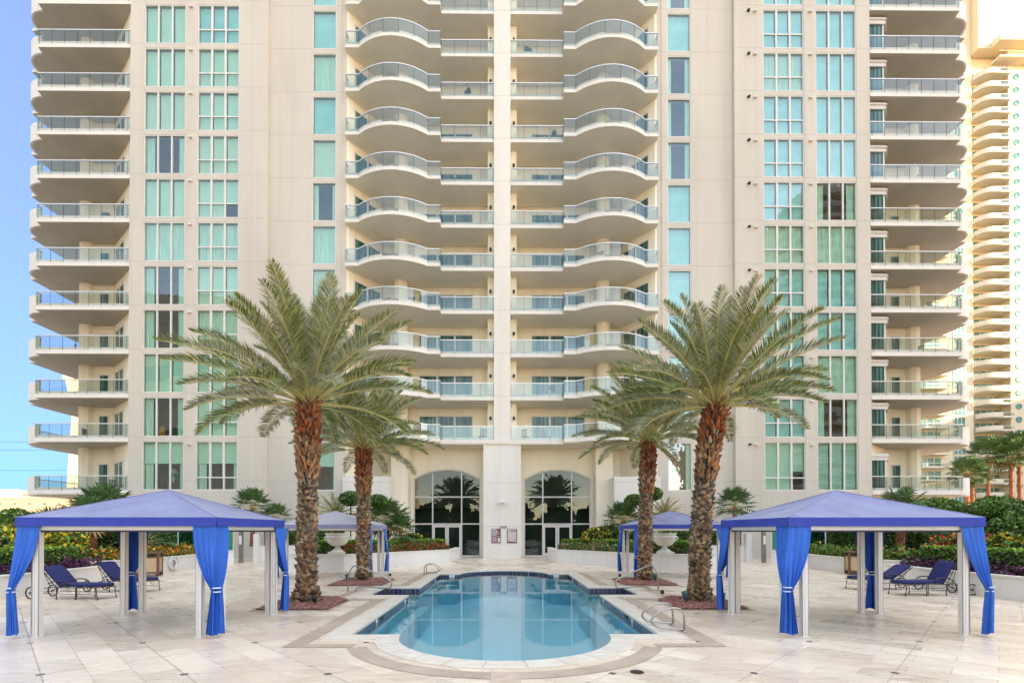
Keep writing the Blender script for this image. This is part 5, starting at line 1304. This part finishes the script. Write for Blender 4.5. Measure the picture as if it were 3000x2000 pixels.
# ================================================================== SUN LOUNGERS
def lounger(label, foot, head, back, s, group='wrought-iron sun loungers'):
    """foot, head: plan points; s: which side faces the camera"""
    t = thing('sun_lounger', (foot[0], foot[1], 0), label, 'sun lounger', group)
    F = Vector(foot); H = Vector(head); d = (H - F); Lg = d.length; d.normalize(); n = Vector((-d.y, d.x))
    X = Matrix(((d.x, n.x, 0, F.x), (d.y, n.y, 0, F.y), (0, 0, 1, 0), (0, 0, 0, 1)))
    w = .31; zs = .36; bx = Lg * .60; bl = .76; bt = (bx + bl * math.cos(back), zs + bl * math.sin(back))
    mb = MB(X)
    for q in (-w, w):
        mb.tube([(.02, q, zs), (bx, q, zs), bt[:1] + (q,) + bt[1:]], .014, 6)
        mb.tube([(.12, q, .16), (Lg - .42, q, .17)], .009, 6)
        mb.tube(rnd([(bx - .05, q, zs), (bx + .45, q, zs - .02), (Lg - .06, q, .16)], r=.3), .013, 6)
        for xx in (.32, .68, 1.0): mb.tube([(xx + .06 * math.cos(a), q, .26 + .06 * math.sin(a)) for a in [2 * math.pi * k / 10 for k in range(10)]], .006, 4, closed=True)
        mb.tube([(bx + .18, q, zs - .0), (bx + .45, q, zs + .45 * math.tan(back) if back < 1.2 else zs + .3)], .009, 5)
    for xx in (.05, .4, .8, bx): mb.tube([(xx, -w, zs), (xx, w, zs)], .010, 5)
    for k in range(5): u = bl * (k + .5) / 5; mb.tube([(bx + u * math.cos(back), -w, zs + u * math.sin(back)), (bx + u * math.cos(back), w, zs + u * math.sin(back))], .008, 5)
    mb.tube([(bt[0] + .02, y_, bt[1] + .04 + .02 * math.sin(y_ * 30)) for y_ in np.linspace(-w, w, 13)], .009, 5)
    mb.tube([(Lg - .13, -w, .165), (Lg - .13, w, .165)], .012, 6)
    mb.build('frame', M['iron'], t)
    for xx in (.08, .62 * 1.25 + .0, bx - .02):
        for q in (-w, w):
            mb = MB(X); mb.tube([(xx, q, zs), (xx + (.0 if xx > .3 else -.02), q, .16), (xx + (.0 if xx > .3 else -.05), q, .03)], .012, 6); mb.tube([(xx - (.05 if xx < .3 else 0), q, 0), (xx - (.05 if xx < .3 else 0), q, .05)], .02, 6); mb.build('leg', M['iron'], t)
    for q in (-w - .02, w + .02):
        mb = MB(X); a_ = [(bx - .42, .0 + zs), (bx - .46, zs + .12), (bx - .30, zs + .21), (bx + .02, zs + .20), (bx + .26, zs + .10)]
        mb.tube(rnd([(x_, q, z_) for x_, z_ in a_], r=.12), .018, 6)
        mb.tube([(bx - .36 + .075 * math.cos(a), q, zs + .10 + .075 * math.sin(a)) for a in [2 * math.pi * k / 12 for k in range(12)]], .009, 5, closed=True)
        mb.build('armrest', M['iron'], t)
        mb = MB(X); wc = (Lg - .10, .18)
        mb.tube([(wc[0] + .17 * math.cos(a), q, wc[1] + .17 * math.sin(a)) for a in [2 * math.pi * k / 24 for k in range(24)]], .019, 6, closed=True)
        for k in range(6): a = math.pi * k / 3 + .3; mb.tube([(wc[0], q, wc[1]), (wc[0] + .17 * math.cos(a), q, wc[1] + .17 * math.sin(a))], .005, 4)
        mb.tube([(wc[0], q - .02, wc[1]), (wc[0], q + .02, wc[1])], .025, 8); mb.build('wheel', M['iron'], t)
    def pad(pts, th, name):
        mb = MB(X); K = 18; vs = []; sec = 12
        segs = np.array(pts); cum = np.concatenate([[0], np.cumsum(np.linalg.norm(np.diff(segs, axis=0), axis=1))])
        for i in range(K + 1):
            u = cum[-1] * i / K; k = min(np.searchsorted(cum, u, side='right') - 1, len(segs) - 2); f = (u - cum[k]) / (cum[k + 1] - cum[k]); c = segs[k] * (1 - f) + segs[k + 1] * f
            dd = segs[k + 1] - segs[k]; dd = dd / np.linalg.norm(dd); up = np.array([-dd[1], dd[0]])
            e = 1 - .25 * max(0, 1 - min(i, K - i) / 1.0)
            tuft = 1 - .10 * (1 if i % 4 == 0 else 0)
            for q in range(sec):
                a = 2 * math.pi * q / sec; ca, sa = math.cos(a), math.sin(a); yy = (w - .01) * e * math.copysign(abs(ca) ** .28, ca); hh = th / 2 * e * tuft * math.copysign(abs(sa) ** .5, sa)
                p = c + up * (hh + th / 2 + .012); vs.append((p[0], yy, p[1]))
        fs = [(i * sec + q, i * sec + (q + 1) % sec, (i + 1) * sec + (q + 1) % sec, (i + 1) * sec + q) for i in range(K) for q in range(sec)] + [tuple(range(sec - 1, -1, -1)), tuple(range(K * sec, (K + 1) * sec))]
        mb.add(vs, fs); mb.build(name, M['navy'], t, smooth=True)
    pad([(0.0, zs), (bx + .02, zs)], .11, 'seat_cushion'); pad([(bx - .02, zs + .03), (bt[0] - .0, bt[1])], .11, 'back_cushion')
lounger('navy cushioned iron lounger at the far left, nearer the camera', (-12.05, 15.50), (-14.45, 15.85), R(47), 1)
lounger('second navy lounger on the left, behind the nearer one and by the cabana post', (-11.95, 17.35), (-14.25, 17.7), R(50), 1)
lounger('navy lounger on the right, nearer the camera with its back raised high', (12.65, 16.2), (15.12, 16.45), R(62), -1)
lounger('navy lounger on the right, half hidden behind the cabana posts', (12.3, 17.75), (14.7, 18.05), R(33), -1)

# ================================================================== LITTER BINS, URNS, LIFE RING, GATE POSTS
def bin_(label, x_, y_, a):
    t = thing('litter_bin', (x_, y_, 0), label, 'litter bin', 'wicker-sided litter bins'); X = Matrix.Translation((x_, y_, 0)) @ Matrix.Rotation(R(a), 4, 'Z'); w = .42
    mb = MB(X)
    for sx in (-1, 1):
        for sy in (-1, 1): mb.box(sx * w - .045, sx * w + .045, sy * w - .045, sy * w + .045, .0, 1.04)
    for z_ in (.13, .84): 
        for q in (-1, 1): mb.box(-w + .045, w - .045, q * w - .035, q * w + .035, z_, z_ + .07); mb.box(q * w - .035, q * w + .035, -w + .045, w - .045, z_, z_ + .07)
    mb.build('frame', M['brown'], t)
    mb = MB(X); mb.prism([(-w - .08, -w - .08), (w + .08, -w - .08), (w + .08, w + .08), (-w - .08, w + .08)], 1.04, 1.09); mb.build('lid', M['brown'], t)
    for q in (-1, 1):
        mb = MB(X); mb.box(-w + .05, w - .05, q * w - .02, q * w + .02, .205, .835); mb.build('wicker_panel', M['wicker'], t)
        mb = MB(X); mb.box(q * w - .02, q * w + .02, -w + .05, w - .05, .205, .835); mb.build('wicker_panel', M['wicker'], t)
    mb = MB(X); mb.box(-.3, .3, -.3, .3, .2, .95); mb.build('liner', M['black'], t)
    for sx in (-.36, .36):
        for sy in (-.36, .36): mb = MB(X); mb.box(sx - .05, sx + .05, sy - .05, sy + .05, -.0, .11); mb.build('foot', M['brown'], t)
bin_('brown wicker litter bin at the left planter beside the life ring', -16.25, 23.3, 24); bin_('brown wicker litter bin at the right planter', 16.85, 23.9, -24)
def urn(label, x_, y_, z0):
    t = thing('urn', (x_, y_, z0), label, 'urn', 'big stone urns')
    mb = MB(); mb.box(x_ - .39, x_ + .39, y_ - .39, y_ + .39, z0, z0 + .12)
    mb.lathe([(.36, .12), (.33, .15), (.24, .22), (.15, .31), (.12, .37), (.13, .40), (.25, .42), (.40, .50), (.50, .62), (.545, .74), (.55, .83), (.60, .845), (.60, .90), (.56, .92), (.575, 1.0), (.62, 1.04), (.62, 1.08), (.55, 1.08), (.52, 1.0)], (x_, y_), 40)
    mb.v = [(a, b_, c + (z0 if i >= 8 else 0)) for i, (a, b_, c) in enumerate(mb.v)]
    mb.build('bowl', M['urn'], t, bevel=0)
    for s in (-1, 1):
        mb = MB(); mb.tube(rnd([(x_ + s * .53, y_, z0 + .74), (x_ + s * .70, y_, z0 + .76), (x_ + s * .70, y_, z0 + .87), (x_ + s * .56, y_, z0 + .90)], r=.06), .035, 8); mb.build('handle', M['urn'], t)
    o = clump('potted_plant', 'small plants spilling from the %s' % label, 'plant', (x_, y_, z0 + 1.08), (.42, .42, .17), 700, .09, [L['dark'], L['yellow'], L['hedge']], [.5, .1, .4], lumps=5)
urn('big pale stone urn behind the far left palm', -8.62, 26.35, .86); urn('big pale stone urn in the far right cabana view', 8.42, 26.35, .86)
t = thing('life_ring', (-16.6, 25.5, .45), 'white life ring hanging on the left planter wall', 'life ring')
mb = MB(Matrix.Translation((-16.62, 25.55, .42)) @ Matrix.Rotation(R(90), 4, 'Y') @ Matrix.Rotation(0, 4, 'Z')); mb.tube([(.24 * math.cos(a), .24 * math.sin(a), 0) for a in [2 * math.pi * k / 28 for k in range(28)]], .07, 10, closed=True); mb.build('ring', M['ring'], t, smooth=True)
mb = MB(); mb.tube([(-16.55, 25.55 + .31 * math.cos(a), .42 + .31 * math.sin(a)) for a in [math.pi * k / 9 for k in range(10)]], .012, 5); mb.tube([(-16.6, 25.5, .7), (-16.52, 25.6, .45), (-16.53, 25.5, .2)], .02, 5); mb.build('rope', M['copper'], t)
for s, nm in ((-1, 'left'), (1, 'right')):
    x_, y_ = s * 16.75, 32.4; t = thing('access_post', (x_, y_, 0), 'tall steel access post beside the gate on the %s' % nm, 'post', 'steel access posts')
    mb = MB(); mb.box(x_ - .11, x_ + .11, y_ - .10, y_ + .10, 0, 2.1); mb.build('post', M['copper'], t); mb = MB(); mb.box(x_ - .08, x_ + .08, y_ - .115, y_ - .101, 1.2, 1.75); mb.build('panel', M['alu'], t)
    t = thing('glass_fence', (s * 18.4, 31.2, .8), 'green-tinted glass gate panel behind the %s access post' % nm, 'gate', 'glass gate panels')
    a, c = Vector((s * 17.1, 32.1)), Vector((s * 19.6, 30.6)); mb = MB(); mb.strip([tuple(a), tuple(c)], .86, 2.05, .02); mb.build('panel', M['fence_glass'], t)
    mb = MB()
    for k in range(4): p = a.lerp(c, k / 3); mb.box(p.x - .025, p.x + .025, p.y - .025, p.y + .025, .8, 2.12)
    mb.strip([tuple(a + Vector((0, -.03))), tuple(c + Vector((0, -.03)))], 2.05, 2.11, .06); mb.build('frame', M['alu'], t)
    mb = MB(); mb.box(min(s * 16.1, s * 16.45), max(s * 16.1, s * 16.45), 33.35, 33.75, 0, 1.85); tag(mb.build('gate_pillar', M['planter'], loc=(s * 16.3, 33.5, 0)), 'short white pillar ending the far wall by the %s access post' % nm, 'pillar', 'white pillars at the gates')

# ================================================================== THINGS ON THE BALCONIES AND INSIDE
def chair(label, x_, y_, z_, a, mt, sc_=1.0):
    t = thing('balcony_chair', (x_, y_, z_), label, 'chair', 'chairs on the balconies'); X = Matrix.Translation((x_, y_, z_)) @ Matrix.Rotation(R(a), 4, 'Z')
    mb = MB(X); mb.box(-.25, .25, -.25, .25, .40, .45); mb.build('seat', M[mt], t); mb = MB(X)
    for k in range(5): mb.box(-.23 + .1 * k, -.18 + .1 * k, .22, .25, .45, .92)
    mb.box(-.25, .25, .215, .255, .92, .97); mb.build('backrest', M[mt], t)
    for sx in (-.23, .23):
        for sy in (-.23, .23): mb = MB(X); mb.tube([(sx, sy, 0), (sx, sy, .40)], .02, 6); mb.build('leg', M[mt], t)
f0, f1, f2 = 8.82, 12.08, 15.34
chair('dark chair on the lowest balcony left of the central pillar', -1.6, 38.6, f0, 200, 'iron'); chair('brown chair on the lowest balcony just right of the central pillar', 1.7, 38.7, f0, 150, 'wood_in')
chair('second chair on the lowest balcony right of the central pillar', 3.2, 38.7, f0, 30, 'iron'); chair('chair behind the glass of the second lowest curved balcony, right side', 5.6, 38.3, f1, 140, 'wood_in')
chair('chair on the curved left balcony four floors above the entrance', -8.6, 38.2, f0 + 3.26 * 3, 160, 'iron'); chair('white chair on the high right curved balcony', 6.6, 38.0, f0 + 3.26 * 8, 20, 'lamp_white')
chair('chair on the lowest outer balcony at the far left', -29.6, 38.6, 4.96, 60, 'iron'); chair('round-backed chair beside the first one on the lowest far left balcony', -28.9, 38.9, 4.96, -20, 'iron'); chair('chair on the far right balcony one floor above the lowest', 28.9, 38.7, 8.82, 30, 'wood_in')
def table(label, x_, y_, z_, r, h=.7):
    t = thing('balcony_table', (x_, y_, z_), label, 'table'); mb = MB(); mb.lathe([(r, z_ + h - .03), (r, z_ + h)], (x_, y_), 18); mb.build('tabletop', M['iron'], t)
    mb = MB(); mb.tube([(x_, y_, z_), (x_, y_, z_ + h - .03)], .03, 8); mb.lathe([(.2, z_), (.2, z_ + .02)], (x_, y_), 14); mb.build('pedestal', M['iron'], t)
table('dark round table on the lowest right curved balcony', 6.7, 38.2, f0, .75); table('small round table on the lowest far left balcony', -30.3, 38.5, 4.96, .5)
# table lamp in the ground-floor window, chairs one floor up
t = thing('table_lamp', (-25.1, 38.6, 5.2), 'white-shaded table lamp inside the lowest window beside the left balconies', 'lamp')
mb = MB(); mb.lathe([(.32, 6.42), (.12, 6.78), (.10, 6.78)], (-25.1, 38.6), 20); mb.build('lamp_shade', M['lamp_white'], t); mb = MB(); mb.lathe([(.14, 5.75), (.05, 5.8), (.10, 6.0), (.04, 6.2), (.03, 6.42)], (-25.1, 38.6), 14); mb.build('base', M['curtain_in'], t)
t = thing('side_table', (-25.1, 38.6, 4.9), 'dark table carrying the lamp inside the lowest left window', 'table'); mb = MB(); mb.box(-25.9, -24.3, 38.3, 38.9, 5.68, 5.75); mb.build('tabletop', M['wood_in'], t)
for sx in (-25.85, -24.4):
    mb = MB(); mb.box(sx, sx + .06, 38.35, 38.85, 4.8, 5.68); mb.build('leg', M['wood_in'], t)
t = thing('orange_screen', (-26.0, 38.7, 9.0), 'orange panel standing inside the second-lowest left window', 'panel'); mb = MB(); mb.box(-26.2, -25.8, 38.6, 38.75, 9.3, 10.0); mb.build('panel', L['orange'], t); mb = MB(); mb.box(-26.1, -25.9, 38.62, 38.72, 8.95, 9.3); mb.build('foot', M['wood_in'], t)

# ================================================================== BEHIND THE CAMERA (mirrored in glass and water)
hedge_path('hedge', 'dark hedge closing the court behind the camera', 'hedge', [(-46, -24), (46, -24)], 0, 3.6, -2.0, 12000, .5, [L['hedge'], L['dark']], [.5, .5], rough=.3)

for i, (x_, y_, h, r) in enumerate(((-38, -44, 8, 4), (-27, -42, 8, 4.5), (-17, -45, 9, 5), (-7, -43, 8.5, 4.5), (3, -45, 9, 5), (13, -43, 8, 4.5), (23, -45, 9, 5), (33, -43, 8, 4), (44, -45, 8, 4.5))):
    t = thing('tree', (x_, y_, 0), 'leafy tree number %s from the left in the row behind the camera' % ['one', 'two', 'three', 'four', 'five', 'six', 'seven', 'eight', 'nine'][i], 'tree', 'trees behind the camera')
    mb = MB(); mb.tube([(x_, y_, 0), (x_ + .2, y_, h * .6)], [.3, .2], 8); mb.build('trunk', L['trunk'], t)
    o = clump('crown', None, None, (x_, y_, h * .62), (r, r * .8, h * .38), 2200, .7, [L['dark'], L['hedge'], L['juniper']], [.5, .3, .2], lumps=9)
    o.parent = t; o.location = (0, 0, h * .62 - h * .38)

ORD = ['lowest', 'second', 'third', 'fourth', 'fifth', 'sixth', 'seventh', 'eighth', 'ninth', 'tenth', 'eleventh']
def pot(label, x_, y_, z_, h):
    t = thing('potted_plant', (x_, y_, z_), label, 'plant', 'potted plants on the balconies'); mb = MB(); mb.lathe([(.14, z_), (.2, z_ + .36), (.17, z_ + .36)], (x_, y_), 12); mb.build('pot', M['urn'], t)
    o = clump('foliage', None, None, (x_, y_, z_ + .35 + h / 2), (.3, .3, h / 2), 260, .12, [L['hedge'], L['dark']], [.5, .5], lumps=3); o.parent = t; o.location = (0, 0, .35)
random.seed(12)
for s, nm, ks in ((-1, 'left', (1, 3, 4, 6, 8)), (1, 'right', (1, 2, 4, 5, 7, 9))):
    for k in ks:
        z_ = 8.82 + FH * k
        if (k + (s > 0)) % 2: chair('%s chair on the %s curved balcony from the bottom, %s of pillar' % (random.choice(['dark', 'brown', 'pale']), ORD[k], nm), ux(s, random.uniform(6.4, 9)), 37.6, z_, random.uniform(0, 360), ['iron', 'wood_in', 'lamp_white'][k % 3])
        else: pot('potted plant on the %s balcony up, just %s of the pillar' % (ORD[k], nm), ux(s, random.uniform(2, 4)), 38.5, z_, random.uniform(.5, 1.0))
for s, nm, ks in ((-1, 'left', (0, 2, 5)), (1, 'right', (2, 3, 6))):
    for k in ks: chair('chair on the %s floor outer balcony at the far %s' % (ORD[k + 1], nm), ux(s, random.uniform(29, 33)), 38.6, 8.82 + FH * k, random.uniform(0, 360), 'iron')

mb = MB()
for sx in (-1, 1):
    for yy in (12.6, 21.5): mb.box(*sorted((.03 + sx * 3.075, .03 + sx * 3.068)), yy, yy + .32, -.135, -.045, 0)
    for yy in (12.1, 15.6, 22.6): mb.box(*sorted((.03 + sx * 3.076, .03 + sx * 3.066)), yy, yy + .14, -.135, -.04, 1)
    mb.box(*sorted((.03 + sx * 2.35, .03 + sx * 2.62)), 24.085, 24.092, -.135, -.04, 1)
struct(mb.build('pool_fittings', [M['black'], M['ink']]))
